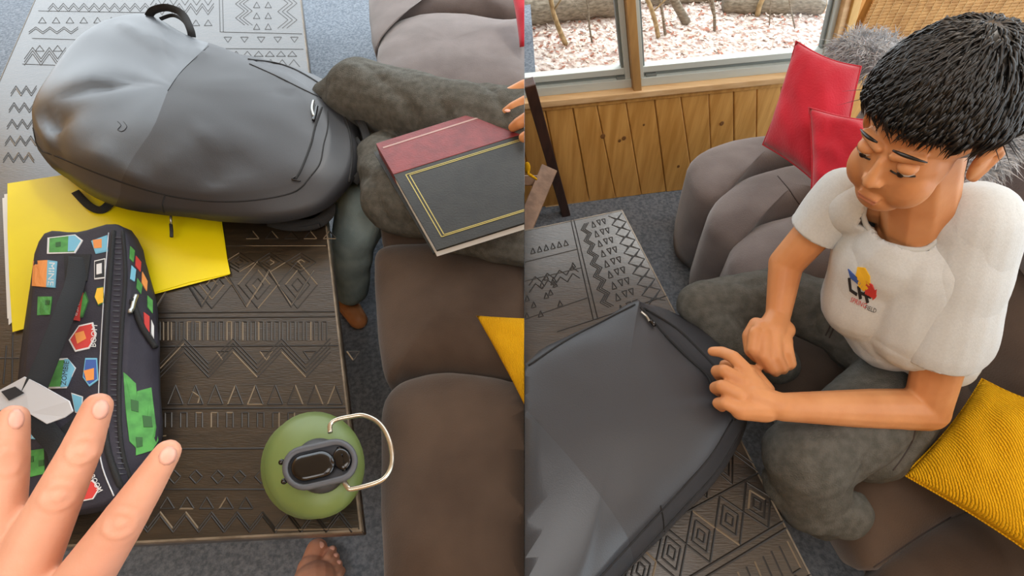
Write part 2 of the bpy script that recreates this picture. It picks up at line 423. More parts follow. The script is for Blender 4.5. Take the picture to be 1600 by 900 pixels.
# sill board, apron, posts
sill = struct('trim_1', bev(wbox(sL-.1, sEnd, SILL-.022, SILL, -.09, .02), .003), M['pine_pale'], clip='R', smooth=False)
struct('trim_2', bev(wbox(sL-.1, sEnd, SILL-.045, SILL-.022, -.02, .004), .002), M['pine'], clip='R', smooth=False)
TOP = SILL+1.0
def slant(s, z, k): return s+(z-SILL)*k
def post(s0, s1, o0, o1, m, nm, z0=SILL, z1=TOP, k=0.):
    q = [at(s0, z0, o0), at(s1, z0, o0), at(slant(s1, z1, k), z1, o0), at(slant(s0, z1, k), z1, o0)]
    return struct(nm, bev(prism(q, wn*(o1-o0)), .002), m, clip='R', smooth=False)
sm = S(996, 133); KM = (S(976, 0)-S(996, 133))/(WL(976, 0).z-WL(996, 133).z)*.75
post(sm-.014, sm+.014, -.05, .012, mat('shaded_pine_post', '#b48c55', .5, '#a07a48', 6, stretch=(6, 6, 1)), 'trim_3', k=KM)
sr = S(1297, 100); KR = (S(1321, 0)-S(1300, 85))/(WL(1321, 0).z-WL(1300, 85).z)
def window(nm, s0, s1, z0, z1, k0, k1, lab):
    wnd = thing(nm, None, None, at(s0, z0, -.04)); wnd['kind'] = 'structure'; del_ = [wnd.pop(k, None) for k in ('label', 'category', 'group')]
    def bar(a0, b0, a1, b1, o0, o1, name, m=M['alu']):
        q = [at(a0, b0, o0), at(a1, b0, o0), at(a1+(b1-b0)*0, b1, o0), at(a0, b1, o0)]
        return obj(name, bev(prism(q, wn*(o1-o0)), .0015), m, wnd, clip='R', smooth=False)
    def para(sa, sb, k, o0, o1, name, m=M['alu']):
        q = [at(sa, z0, o0), at(sb, z0, o0), at(sb+(z1-z0)*k, z1, o0), at(sa+(z1-z0)*k, z1, o0)]
        return obj(name, bev(prism(q, wn*(o1-o0)), .0015), m, wnd, clip='R', smooth=False)
    bar(s0, z0, s1, z0+.03, -.05, -.012, 'window_frame'); bar(s0, z0+.03, s1, z0+.045, -.05, -.028, 'window_track', M['alu_d'])
    bar(s0, z0+.045, s1, z0+.066, -.05, -.02, 'window_frame')
    bar(s0, z1-.03, s1+.0, z1, -.05, -.012, 'window_frame')
    para(s0, s0+.016, k0, -.05, -.015, 'window_frame'); para(s1-.018, s1, k1, -.05, -.015, 'window_frame')
    para(s0+.016, s0+.024, k0, -.046, -.026, 'window_gasket', M['alu_d']); para(s1-.026, s1-.018, k1, -.046, -.026, 'window_gasket', M['alu_d'])
    g = mat('window_glass', '#ffffff', .02)
    if 'done' not in g:
        n = g.node_tree.nodes; L = g.node_tree.links; n.clear(); o = n.new('ShaderNodeOutputMaterial'); a = n.new('ShaderNodeBsdfTransparent'); b = n.new('ShaderNodeBsdfGlossy'); b.inputs['Roughness'].default_value = .03
        mx = n.new('ShaderNodeMixShader'); mx.inputs[0].default_value = .06; L.new(a.outputs[0], mx.inputs[1]); L.new(b.outputs[0], mx.inputs[2]); L.new(mx.outputs[0], o.inputs[0]); g['done'] = 1
    q = [at(s0+.01, z0+.06, -.034), at(s1-.01, z0+.06, -.034), at(s1-.01+(z1-z0)*k1, z1-.01, -.034), at(s0+.01+(z1-z0)*k0, z1-.01, -.034)]
    obj('pane', prism(q, wn*.003), g, wnd, clip='R', smooth=False)
    return wnd
w1 = window('window_1', sL-.2, sm-.015, SILL, TOP, 0, KM, 'left')
w2 = window('window_2', sm+.015, sr, SILL, TOP, KM, KR, 'right')
for wnd, s in ((w1, sm-.05), (w2, sm+.05)):
    obj('latch', bev(wbox(s-.018, s+.018, SILL+.03, SILL+.038, -.03, -.016), .001), M['alu_d'], wnd, smooth=False)
# jambs right of the window and the wall above them
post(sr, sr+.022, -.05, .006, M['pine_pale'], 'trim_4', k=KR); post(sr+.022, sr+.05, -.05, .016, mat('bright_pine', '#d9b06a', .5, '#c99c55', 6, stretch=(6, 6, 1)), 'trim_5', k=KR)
struct('wall_right_panel', wbox(sr+.05, sEnd, SILL, TOP, -.1, -.03), M['pine'], smooth=False)
struct('wall_upper', wbox(sL-.1, sEnd, TOP, 2.4, -.1, -.0), M['pine'], clip='R', smooth=False)
# woven blind
bl = thing('woven_blind', 'tan woven bamboo blind hanging beside the window, behind the boy', 'blind', at(sr+.06, SILL+.05, .0))
s0, s1 = sr+.055, S(1583, 90); z0, z1 = SILL+.03, SILL+.55; i = 0
z = z0
while z < z1:
    obj('bamboo_slat', wbox(s0, s1, z, z+.0042, -.006+(i % 2)*.0015, -.001+(i % 2)*.0015), M['bamboo'], bl, smooth=False); z += .0053; i += 1
s = s0+.015
while s < s1:
    obj('string', tube([at(s, z0+(z1-z0)*t/30, .0006+.0016*(t % 2)) for t in range(31)], .0009, 4), M['string'], bl); s += .03
post(s1+.004, s1+.05, -.03, .03, M['pine_pale'], 'trim_6')
# room behind the camera: ceiling and walls seen only by the light
struct('ceiling', prism([Vector((-4.6, -1.6, 2.4)), Vector((2.2, -1.6, 2.4)), Vector((2.2, 1.5, 2.4)), Vector((-.1, 1.5, 2.4)), Vector((-.1, 2.7, 2.4)), Vector((-4.6, 2.7, 2.4))], Z*.06), M['pine_pale'], smooth=False)
struct('wall_front', box(Vector((-4.6, -1.66, -.06)), Vector((6.8, 0, 0)), Vector((0, .06, 0)), Z*2.46), M['pine'], smooth=False)
struct('wall_left', box(Vector((-4.66, -1.6, -.06)), Vector((.06, 0, 0)), Vector((0, 5.2, 0)), Z*2.46), M['pine'], smooth=False)
# ================================================================== OUTSIDE
GZ = -.12
def gz(x, y): return GZ+.02*noise.noise(Vector((x*2, y*2, 0)))
def keepR(p, m=.03): return side(p) > m
N = 40; gv = []; gf = []
x0, x1_, y0, y1_ = -.6, 3.6, 2.1, 5.2
for i in range(N+1):
    for j in range(N+1):
        x = x0+(x1_-x0)*i/N; y = y0+(y1_-y0)*j/N; gv.append(Vector((x, y, gz(x, y))))
for i in range(N):
    for j in range(N): gf.append((i*(N+1)+j, (i+1)*(N+1)+j, (i+1)*(N+1)+j+1, i*(N+1)+j+1))
gr = struct('ground', (gv, gf), M['leafg'], clip='R')
rnd = random.Random(5)
for nm, mm, cnt in (('dead_leaf', 'leaf', 9000), ('rusty_leaf', 'leaf2', 2600)):
    vs = []; fs = []
    for _ in range(cnt):
        x, y = rnd.uniform(-.5, 3.0), rnd.uniform(2.2, 4.6); p = Vector((x, y, gz(x, y)+rnd.uniform(.002, .016)))
        if not keepR(p): continue
        a = rnd.uniform(0, 6.28); r = rnd.uniform(.008, .02); u = Vector((math.cos(a), math.sin(a), rnd.uniform(-.5, .5)))*r; v = Vector((-math.sin(a), math.cos(a), rnd.uniform(-.5, .5)))*r*.55
        k = len(vs); vs += [p-u, p+v, p+u, p-v]; fs.append((k, k+1, k+2, k+3))
    tag(obj(nm, (vs, fs), M[mm], gr, smooth=False), kind='stuff')
def log(nm, pa, pb, r, lab, mm, group=None):
    a, b = W(*pa, GZ+r*.8), W(*pb, GZ+r*.8)
    pts = [a.lerp(b, t/14)+Vector((0, 0, .006*math.sin(t*1.3))) for t in range(15)]
    d = tube(pts, [r*(1+.06*math.sin(t*2.1)) for t in range(15)], 14)
    t = thing(nm, lab, 'log', W(*pa, GZ), group); obj('trunk', d, M[mm], t, clip='R', fn=lambda c, n: c+n*.006*noise.noise(c*25)); e = (b-a).normalized()
    if keepR(b, .1): obj('cut_end', loft([[b+e*.001+(e.cross(Z).normalized()*math.cos(q)+Z*math.sin(q))*r*f+e*g for q in [k*math.pi/8 for k in range(16)]] for f, g in ((.96, 0), (.94, .006), (.5, .007))]), M['bark2'], t)
log('fallen_log', (790, 22), (968, 4), .075, 'fallen grey log lying outside the left window', 'bark')
log('fallen_log', (1010, -2), (1165, -14), .05, 'thin fallen log outside, at the mullion end of the right window', 'bark')
log('fallen_log', (1130, 6), (1285, 8), .055, 'thick grey log outside the right window, with sawn right end', 'bark')
def sapling(px, py, qx, qy, r, lab, mm='bark2', group=None, forks=0):
    a = W(px, py, GZ); h = .9; r0 = ray(qx, qy); t = (a.y+.0-CAM.y)/r0.y; b = CAM+r0*t; d = (b-a); d = d*(h/max(d.z, .15))
    t_ = thing('sapling', lab, 'tree', a, group)
    pts = [a+d*(k/10)+Vector((.012*math.sin(k*1.2+px), 0, 0)) for k in range(11)]
    obj('stem', tube(pts, [r*(1-.05*k) for k in range(11)], 8), M[mm], t_, clip='R')
    rr = random.Random(int(px))
    for k in range(forks):
        p = a+d*rr.uniform(.1, .4); q = Vector((rr.uniform(-1, 1), rr.uniform(-.5, .3), rr.uniform(.2, 1))).normalized()*.3
        obj('twig', tube([p, p+q*.4+Vector((0, 0, .02)), p+q], [r*.4, r*.3, r*.15], 5), M[mm], t_, clip='R')
sapling(882, 70, 862, 0, .016, 'forked tan sapling outside the left window', forks=4)
sapling(928, 66, 914, 0, .006, 'thin bare sapling outside, left of the window post', 'bark', forks=3)
sapling(1030, 58, 1010, 0, .014, 'slim tan sapling nearest the window post, outside right window', forks=2)
sapling(1042, 54, 1028, 0, .009, 'second slim sapling right of the window post', 'bark', forks=2)
sapling(1070, 36, 1050, -10, .028, 'thick grey tree trunk foot outside the right window', 'bark', forks=3)
sapling(1118, 48, 1110, 0, .010, 'lone thin sapling in the middle of the right window', 'bark', forks=3)
sapling(1185, 24, 1192, 0, .018, 'pale stub of a trunk in front of the thick log', 'bark2', forks=1)
sapling(1205, 40, 1203, 0, .004, 'wispy twig upright right of the pale trunk stub', 'bark', forks=2)
sapling(1240, 45, 1236, 0, .005, 'wispy twig upright near the right window frame', 'bark', forks=3)
# ================================================================== RIGHT NOOK: sofa
sofa = thing('sofa', 'taupe corner sofa under the window that the boy in the tee sits on', 'sofa', Vector((.7, .7, 0)))
obj('base', bev(prism([Vector((.50, 1.46, .03)), Vector((.98, 1.5, .03)), Vector((1.12, -.35, .03)), Vector((.80, -.35, .03)), Vector((.76, .2, .03)), Vector((.62, .8, .03))], Z*.26), .03, 3), M['sofa_b'], sofa)
def pad(nm, px, m, parent, zm=.37, zt=.45, zb=.12, clip=None, amp=.004, **k):
    return obj(nm, puff(px, zm, zt, zb, **k), m, parent, clip=clip, fn=lambda c, n: c+n*(amp*noise.noise(c*9)+amp*.35*noise.noise(c*30)))
pad('seat_pad', [(1085, 310), (1073, 280), (1078, 258), (1105, 243), (1150, 232), (1200, 226), (1262, 222), (1330, 225), (1345, 262), (1290, 268), (1220, 273), (1160, 292), (1120, 325)], M['sofa'], sofa, zm=.36, zt=.44, zb=.05)
pad('seat_pad', [(1108, 372), (1103, 345), (1118, 318), (1155, 292), (1215, 275), (1275, 266), (1345, 262), (1380, 310), (1345, 335), (1285, 336), (1230, 350), (1175, 366), (1145, 395)], M['sofa'], sofa, zm=.36, zt=.45, zb=.05)
pad('seat_pad', [(1140, 440), (1136, 410), (1150, 380), (1190, 357), (1250, 343), (1310, 336), (1385, 330), (1430, 400), (1440, 460), (1370, 470), (1300, 460), (1230, 462), (1170, 475)], M['sofa'], sofa, zm=.36, zt=.45, zb=.05)
pad('seat_pad', [(1180, 560), (1160, 500), (1200, 470), (1280, 455), (1370, 470), (1450, 470), (1500, 540), (1545, 640), (1590, 740), (1560, 790), (1480, 815), (1370, 890), (1325, 850), (1275, 740)], M['sofa_b'], sofa, zm=.36, zt=.43, zb=.25, inset=.86)
pad('seat_pad', [(1372, 905), (1400, 860), (1480, 812), (1555, 785), (1620, 770), (1700, 850), (1760, 1000), (1650, 1080), (1480, 1080), (1420, 1000)], M['sofa_b'], sofa, zm=.36, zt=.43, zb=.25, inset=.86)
def backpad(y0, y1, z0=.40, z1=.80, x0=.90, lean=.10, T=.15, m='sofa'):
    c = [Vector((x0, y0, z0)), Vector((x0, y1, z0)), Vector((x0+lean, y1, z1)), Vector((x0+lean, y0, z1))]
    c = [p+Vector((T*.45, 0, 0)) for p in c]
    obj('back_pad', pillow(c, T, 18, pinch=.0, seed=y0), M[m], sofa)
backpad(1.02, 1.42); backpad(.72, 1.04, .60, .86); backpad(.72, 1.04, .38, .62, x0=.9); backpad(.36, .74, .60, .86, x0=.94); backpad(.36, .74, .38, .62, x0=.89, m='sofa_b'); backpad(-.2, .36, .38, .8, m='sofa_b')
seatT = bvh(*[o for o in sofa.children if o.name.startswith('seat_pad')])
for px in ([(1365, 886), (1400, 862), (1440, 835), (1485, 808)], [(1215, 275), (1232, 295), (1248, 318), (1262, 330)], ):
    d = seam(seatT, px, .0016)
    if d: obj('seam', d, M['welt'], sofa)
# fur throws
def fur_throw(nm, px, lab, n=2600, seed=1, T=.05):
    t = thing(nm, lab, 'throw', W(px[0][0], px[0][1], .8))
    r = pring(px, 4); up = (CAM-r[0]).normalized()
    b = obj('backing', loft([[p-up*.03 for p in r], r]+dome_rings(r, T, up)), M['fur'], t)
    tag(obj('pile', fuzz(samples(b, 900, seed), n, .034, .0012, seed), M['fur'], t), kind='stuff')
fur_throw('fur_throw', [(1305, 75, 1.22), (1325, 58, 1.2), (1360, 55, 1.2), (1400, 62, 1.2), (1420, 100, 1.15), (1380, 120, 1.15), (1330, 108, 1.2), (1310, 100, 1.22)], 'fluffy grey fur throw behind the top of the red cushions', 2600, 1)
fur_throw('fur_throw', [(1555, 160, 1.0), (1600, 130, 1.0), (1660, 150, 1.0), (1650, 215, .98), (1598, 215, .98), (1560, 262, .95), (1528, 285, .93), (1520, 262, .95), (1540, 210, .98)], 'fluffy grey fur throw draped on the sofa back right of the ear', 3200, 2)
# cushions
def cushion(nm, corners, T, m, lab, group=None, clip=None, seed=1, n=26, wr=.006, pinch=.08, piping=None):
    t = thing(nm, lab, 'cushion', sum(corners, Vector())/4-Z*.05, group)
    obj('cover', pillow(corners, T, n, pinch, seed, wr), m, t, clip=clip)
    if piping:
        a, b, c, d = corners; ctr = (a+b+c+d)/4; pts = []
        for p, q in ((a, b), (b, c), (c, d), (d, a)):
            for k in range(12):
                u = k/12; v = p.lerp(q, u); v = ctr+(v-ctr)*(1-pinch*4*u*(1-u)); pts.append(v)
        obj('seam', tube(pts, .0022, 6, closed=True), piping, t, clip=clip)
    return t
cushion('red_cushion', [P(1244, 64, 1.08), P(1345, 104, 1.04), P(1310, 320, 1.02), P(1192, 226, 1.16)], .11, M['red'], 'larger red cotton cushion standing upright against the window end of the sofa', clip=None, seed=3, piping=M['red'])
cushion('red_cushion', [P(1264, 168, .98), P(1390, 190, .93), P(1380, 330, .93), P(1266, 326, 1.0)], .07, M['red'], 'small red cushion with frayed corner just in front of the larger red one', seed=8, wr=.012, piping=M['red'])
yc = [W(1535, 592, .56), W(1680, 640, .64), W(1740, 960, .55), W(1412, 742, .47)]
cushion('yellow_cushion', yc, .09, M['yellow'], 'mustard woven cushion lying on the sofa seat at the bottom right', seed=4, n=40, wr=.006, piping=M['yellow'])
# ================================================================== carved coffee tables
TZ = .45
class Carve:
    """carved lines laid as thin raised V-ridges in the table plane; coordinates (u,v) through a map"""
    def __init__(s, f): s.f = f; s.vs = []; s.fs = []; s.wv = []; s.wf = []; s.r = random.Random(11)
    def line(s, a, b, lw=.0016, worn=None):
        A, B = s.f(*a), s.f(*b); d = B-A
        if d.length < 1e-5: return
        n = Vector((-d.y, d.x, 0)).normalized()*lw; h = Vector((0, 0, .0009))
        vs, fs = (s.wv, s.wf) if (s.r.random() < (worn if worn is not None else .12)) else (s.vs, s.fs)
        k = len(vs); vs += [A-n, A+h, A+n, B-n, B+h, B+n]; fs += [(k, k+1, k+4, k+3), (k+1, k+2, k+5, k+4)]
    def poly(s, pts, **k):
        for i in range(len(pts)-1): s.line(pts[i], pts[i+1], **k)
    def tri(s, x, y, w, h, **k): s.poly([(x, y), (x+w, y), (x+w/2, y-h), (x, y)], **k)
    def tris(s, x0, x1, y, w, h, gap=1.25, **k):
        x = x0
        while x+w <= x1: s.tri(x, y, w, h, **k); x += w*gap
    def zig(s, x0, x1, y, w, h, rep=2, dy=None, **k):
        dy = dy or h*.35
        for r in range(rep):
            x = x0; pts = []; up = 0
            while x <= x1: pts.append((x, y-up*h+r*dy)); up = 1-up; x += w/2
            s.poly(pts, **k)
    def diamonds(s, x0, x1, y, w, h, **k):
        x = x0
        while x+w <= x1:
            for q in (1, .62, .28):
                cx, cy = x+w/2, y-h/2; s.poly([(cx-w/2*q, cy), (cx, cy-h/2*q), (cx+w/2*q, cy), (cx, cy+h/2*q), (cx-w/2*q, cy)], **k)
            x += w
    def vzig(s, x, y0, y1, w, h, rep=2, dx=None, **k):
        dx = dx or w*.3
        for r in range(rep):
            y = y0; pts = []; up = 0
            while y <= y1: pts.append((x+up*w+r*dx, y)); up = 1-up; y += h/2
            s.poly(pts, **k)
    def emit(s, parent, clip):
        if s.vs: tag(obj('carved_line', (s.vs, s.fs), M['groove'], parent, clip=clip, smooth=False), kind='stuff')
        if s.wv: tag(obj('worn_carving', (s.wv, s.wf), M['worn'], parent, clip=clip, smooth=False), kind='stuff')
def table(corners, lab, clip, loc):
    t = thing('coffee_table', lab, 'table', loc)
    top = bev(prism([p.copy() for p in corners], Vector((0, 0, -.035))), .003, 1)
    obj('tabletop', top, M['darkwood'], t, clip=clip, smooth=False)
    c = sum(corners, Vector())/4
    ins = [c+(p-c)*.93-Z*.035 for p in corners]
    obj('apron', prism([p for p in ins], Vector((0, 0, -.09))), M['darkwood'], t, clip=clip, smooth=False)
    for p in ins:
        q = c+(p-c)*.72; q.z = 0
        if clip and (side(q) > -.05) == (clip == 'L'): continue
        obj('leg', bev(prism([q+Vector((a*.028, b*.028, 0)) for a, b in ((-1, -1), (1, -1), (1, 1), (-1, 1))], Z*(TZ-.12)), .004, 1), M['darkwood'], t, clip=clip, smooth=False)
    # light worn edge strip
    n = len(corners); vs = []; fs = []
    for i in range(n):
        a, b = corners[i], corners[(i+1) % n]; d = (b-a).normalized(); m_ = Vector((-d.y, d.x, 0)); m_ = m_ if (c-a).dot(m_) > 0 else -m_
        k = len(vs); vs += [a+Z*.0003-m_*.0006, b+Z*.0003-m_*.0006, b+m_*.003+Z*.0006, a+m_*.003+Z*.0006, a-Z*.012-m_*.0008, b-Z*.012-m_*.0008]; fs += [(k, k+1, k+2, k+3), (k+4, k+5, k+1, k)]
    obj('worn_edge', (vs, fs), M['edge'], t, clip=clip, smooth=False)
    return t
FR, NR = W(972, 328, TZ), W(1297, 957, TZ)
FL, Lm = W(819, 360, TZ), W(819, 937, TZ)
pr = W(1183, 740, TZ); vv = (pr-FR).length/(NR-FR).length
NL = FL+(Lm-FL)/vv
ex = 1.3
tr = table([FR, NR, NR+(NL-NR)*ex, FR+(FL-FR)*ex], 'dark carved coffee table holding the backpack the boy reaches into', 'R', (FR+NL)/2-Z*TZ)
def fr(u, v): return (FR+(NR-FR)*v).lerp(FL+(NL-FL)*v, u)+Z*.0003     # u from the sofa edge to the meeting plane, v from window end
cv = Carve(fr); B1 = (W(1042, 462, TZ)-FR).length/(NR-FR).length
# window-end panel: columns of zigzags and triangles running along v
cv.line((0, B1), (.78, B1)); cv.line((0, B1+.055), (1, B1+.055)); cv.line((.5, .0), (.5, B1)); cv.line((.53, .0), (.53, B1)); cv.line((.53, B1*.8), (1, B1*.82))
for k in range(9):
    v = .012+k*B1/9; h = B1/9
    cv.poly([(.02, v), (.09, v+h*.5), (.02, v+h)], worn=0); cv.poly([(.16, v), (.09, v+h*.5), (.16, v+h)], worn=0); cv.poly([(.045, v+h*.2), (.075, v+h*.5), (.045, v+h*.8)], worn=0); cv.poly([(.135, v+h*.2), (.105, v+h*.5), (.135, v+h*.8)], worn=0)
    for x in (.20, .25): cv.poly([(x, v+h*.2), (x+.035, v+h*.2), (x+.0175, v+h*.75), (x, v+h*.2)], worn=0)
    for x in (.31,): cv.poly([(x, v+h*.8), (x+.035, v+h*.8), (x+.0175, v+h*.2), (x, v+h*.8)], worn=0)
for r in range(3): cv.vzig(.37+r*.018, .02, B1-.01, .05, B1/8, 1, worn=0)
r_ = random.Random(2)
for k in range(6): cv.tri(.6+.06*k, .08, .04, .018, worn=0)
for rr in range(2): cv.zig(.56, 1.0, .17+.02*rr, .1, .02, 1, worn=0)
for k in range(14): cv.tri(.56+.42*r_.random(), .15+(B1-.2)*r_.random(), .035, .015, worn=0)
cv.line((.53, .1), (1, .1), worn=0); cv.line((.53, .16), (1, .155), worn=0)
for k in range(7): cv.tri(.03+.13*k, B1+.04, .04, -.022, worn=0)
cv.zig(0.02, 1, B1+.10, .09, .03, 2, .012, worn=0); cv.line((0, B1+.13), (1, B1+.13))
for k in range(9): cv.tri(.03+.105*k, B1+.155, .05, -.02, worn=.1)
# near half
L1 = (W(1183, 740, TZ)-FR).length/(NR-FR).length; L2 = (W(1222, 815, TZ)-FR).length/(NR-FR).length
for v in (B1+.18, L1-.09, L1, L2, L2+.012): cv.line((0, v), (1, v), lw=.0022)
cv.zig(0, 1, L1-.02, .12, .05, 2, .015, worn=.15); cv.tris(.0, 1, L1-.1, .06, .03, worn=.2)
cv.diamonds(.0, 1.0, L2-.003, .125, (L2-L1)-.006, lw=.002, worn=.12)
for k in range(14): cv.poly([(.02+.07*k, L2+.03), (.02+.07*k, L2+.075), (.055+.07*k, L2+.075), (.055+.07*k, L2+.03)], worn=.3)
cv.line((0, L2+.09), (1, L2+.09)); cv.zig(0, 1, .97, .1, .04, 2, worn=.3)
cv.emit(tr, 'R')
# ================================================================== backpack on the right table
bp = thing('backpack', 'charcoal backpack lying on the carved table under the boy\'s hands', 'backpack', W(960, 700, TZ))
top = [(700, 690), (819, 574), (880, 533), (940, 500), (992, 473), (1004, 482), (1050, 535), (1100, 583), (1118, 620), (1146, 652), (1108, 715), (1045, 785), (985, 850), (925, 915), (860, 985), (690, 985)]
low = [(715, 700), (825, 590), (885, 548), (945, 512), (1000, 476), (1062, 494), (1120, 532), (1166, 575), (1168, 630), (1162, 670), (1125, 735), (1068, 800), (1005, 872), (945, 935), (880, 1005), (700, 1000)]
R0 = ring(low, .452, 6); R1 = ring(low, .48, 6); R2 = ring(low, .525, 6); R3 = ring([((a[0]*.6+b[0]*.4), (a[1]*.6+b[1]*.4)) for a, b in zip(top, low)], .565, 6); R4 = ring(top, .585, 6)
c0 = sum(R0, Vector())/len(R0)
def bagfold(c, n):
    return c+n*(.010*noise.noise(Vector((c.x*5, c.y*5, 1)))+.004*noise.noise(c*14))
rings = [[c0+(p-c0)*.94 for p in R0], R1, R2, R3, R4]+dome_rings(R4, .045, ss=(.985, .96, .92, .86, .78, .68, .56, .44, .3, .16, .05), a=2.2)
body = obj('bag_body', loft(rings), M['bag_two'], bp, clip='R', fn=bagfold)
la, lb_ = W(819, 640, .6), W(1000, 885, .6); ln = Vector((-(lb_-la).y, (lb_-la).x, 0)).normalized(); ln = ln if (W(819, 800, .6)-la).dot(ln) > 0 else -ln
panel(body, lambda c: (c-la).dot(ln)+.012*math.sin(c.y*9))
BT = bvh(body)
for px, r, nm, m in (([(819, 576), (880, 535), (940, 503), (992, 476)], .0022, 'piping', 'strap'),
        ([(1000, 480), (1040, 525), (1075, 560), (1105, 588), (1118, 618), (1148, 655)], .0032, 'zipper', 'strap'),
        ([(1006, 482), (1055, 512), (1090, 545), (1122, 580), (1130, 600)], .0028, 'zipper', 'strap'),
        ([(1144, 656), (1108, 715), (1045, 785), (985, 850), (925, 915)], .0018, 'piping', 'strap'),
        ([(1158, 672), (1120, 735), (1062, 800), (1000, 868), (950, 925)], .0018, 'piping', 'strap'),
        ([(1032, 790), (1036, 808), (1038, 830)], .0014, 'seam', 'strap')):
    d = seam(BT, px, r, .0004)
    if d: obj(nm, d, M[m], bp, clip='R')
d = seam(BT, [(1000, 489), (1008, 496), (1013, 504)], .0028, .004); obj('zip_pull', d, M['zipm'], bp)
d = seam(BT, [(1014, 504), (1020, 511), (1019, 507)], .0036, .005); obj('zip_slider', d, M['black'], bp)
# ================================================================== chair at the meeting plane
ch = thing('wooden_chair', 'dark wooden chair by the pine wall, seen from behind the table', 'chair', W(885, 333, 0))
def beam(a, b, w, m, nm, par, clip='R', d=.5):
    ax = (b-a).normalized(); u = ax.cross(CAM-a).normalized()*w/2; v = ax.cross(u).normalized()*w/2*d*2
    obj(nm, bev(prism([a-u-v, a+u-v, a+u+v, a-u+v], b-a), .002, 1), m, par, clip=clip, smooth=False)
beam(W(884, 334, 0)+Z*.001, P(826, 128, 1.45), .034, M['chairw'], 'back_leg', ch)
beam(P(856, 268, 1.55), P(812, 372, 1.45), .05, M['chairl'], 'side_rail', ch)
beam(P(850, 282, 1.53), P(800, 282, 1.5), .03, M['chairl'], 'stretcher', ch)
obj('tassel', remesh(merge(ell(P(824, 262, 1.40), .009, .009, .02), cap(P(826, 272, 1.40), .005, P(838, 280, 1.42), .004)), .003, 3), M['yellow'], ch, clip='R')
# ================================================================== the boy on the right
boy = thing('person', 'black-haired boy in a heather grey tee and dark jeans sitting on the sofa', 'person', W(1400, 620, .43))
HC = P(1448, 196, .635)                                   # head centre
f = Vector((-.76, -.52, -.22)).normalized(); up = Vector((-.22, -.06, 1)); up = (up-f*up.dot(f)).normalized(); sx = f.cross(up).normalized()
HM = Matrix((sx, f, up)).transposed()                    # columns: right, forward, up
HS = .98
def h(x, y, z): return HC+HM @ Vector((x*HS, y*HS, z*HS))
def he(x, y, z, a, b, c): return ell(h(x, y, z), a*HS, b*HS, c*HS, HM, 20, 14)
head = merge(he(0, -.012, .03, .070, .084, .078), he(0, .026, -.030, .055, .056, .070), he(0, .046, -.080, .034, .032, .028),
    he(.027, .044, -.050, .029, .032, .038), he(-.027, .044, -.050, .029, .032, .038),
    cap(h(0, .080, -.004), .0055, h(0, .090, -.032), .0085), cap(h(-.009, .084, -.036), .0055, h(.009, .084, -.036), .0055),
    cap(h(-.011, .0775, -.068), .0045, h(.011, .0775, -.068), .0045), cap(h(-.009, .0765, -.075), .0048, h(.009, .0765, -.075), .0048),
    cap(h(-.038, .066, .012), .006, h(-.010, .078, .010), .006), cap(h(.038, .066, .012), .006, h(.010, .078, .010), .006),
    he(.072, -.006, -.022, .007, .018, .027), he(-.072, -.006, -.022, .007, .018, .027),
    cap(h(.073, .006, -.012), .005, h(.079, -.012, .004), .0055), cap(h(.079, -.012, .004), .0055, h(.081, -.024, -.014), .005), cap(h(.081, -.024, -.014), .005, h(.075, -.006, -.046), .006),
    cap(h(-.073, .006, -.012), .005, h(-.079, -.012, .004), .0055), cap(h(-.079, -.012, .004), .0055, h(-.081, -.024, -.014), .005), cap(h(-.081, -.024, -.014), .005, h(-.075, -.006, -.046), .006))
chestT = P(1438, 385, .82); SR, SL = P(1322, 308, .86), P(1522, 352, .75)
neck = merge(cap(h(0, -.02, -.04), .046, P(1432, 360, .80), .050))
core = merge(cap(SR, .03, SL, .035), cap(chestT, .075, W(1400, 520, .58), .085))
ELR, WRR = W(1228, 412, .72), W(1216, 492, .665)
ELL, WRL = W(1448, 640, .60), W(1222, 636, .655)
armR = merge(cap(SR, .036, ELR, .031, 14), cap(ELR, .031, WRR, .0225, 14))
armL = merge(cap(SL, .043, ELL, .036, 14), cap(ELL, .037, ELL.lerp(WRL, .4), .034, 14), cap(ELL.lerp(WRL, .4), .034, WRL, .0235, 14))
def hp(px, py, z): return W(px, py, z)
# hand gripping the bag edge (his left): wrist right, fingers to the left
hz = .648
hl = merge(cap(WRL, .023, hp(1180, 622, hz+.004), .024), cap(hp(1196, 632, hz), .024, hp(1164, 588, hz+.006), .019), cap(hp(1196, 640, hz), .022, hp(1158, 640, hz), .018), cap(hp(1180, 620, hz), .024, hp(1156, 612, hz+.002), .019),
  chain([hp(1168, 582, .66), hp(1146, 558, .664), hp(1128, 550, .652), hp(1113, 549, .643)], [.0135, .0115, .0105, .009]),
  chain([hp(1158, 596, .66), hp(1132, 580, .66), hp(1120, 580, .642), hp(1124, 588, .625)], [.0135, .012, .0112, .0095]),
  chain([hp(1154, 616, .66), hp(1128, 604, .658), hp(1118, 606, .64), hp(1124, 612, .624)], [.0135, .012, .0112, .0095]),
  chain([hp(1156, 640, .652), hp(1134, 630, .65), hp(1122, 630, .635), hp(1128, 636, .62)], [.0125, .011, .0102, .009]),
  chain([hp(1196, 610, .63), hp(1176, 580, .62), hp(1150, 574, .615), hp(1132, 570, .615)], [.016, .012, .011, .010]))
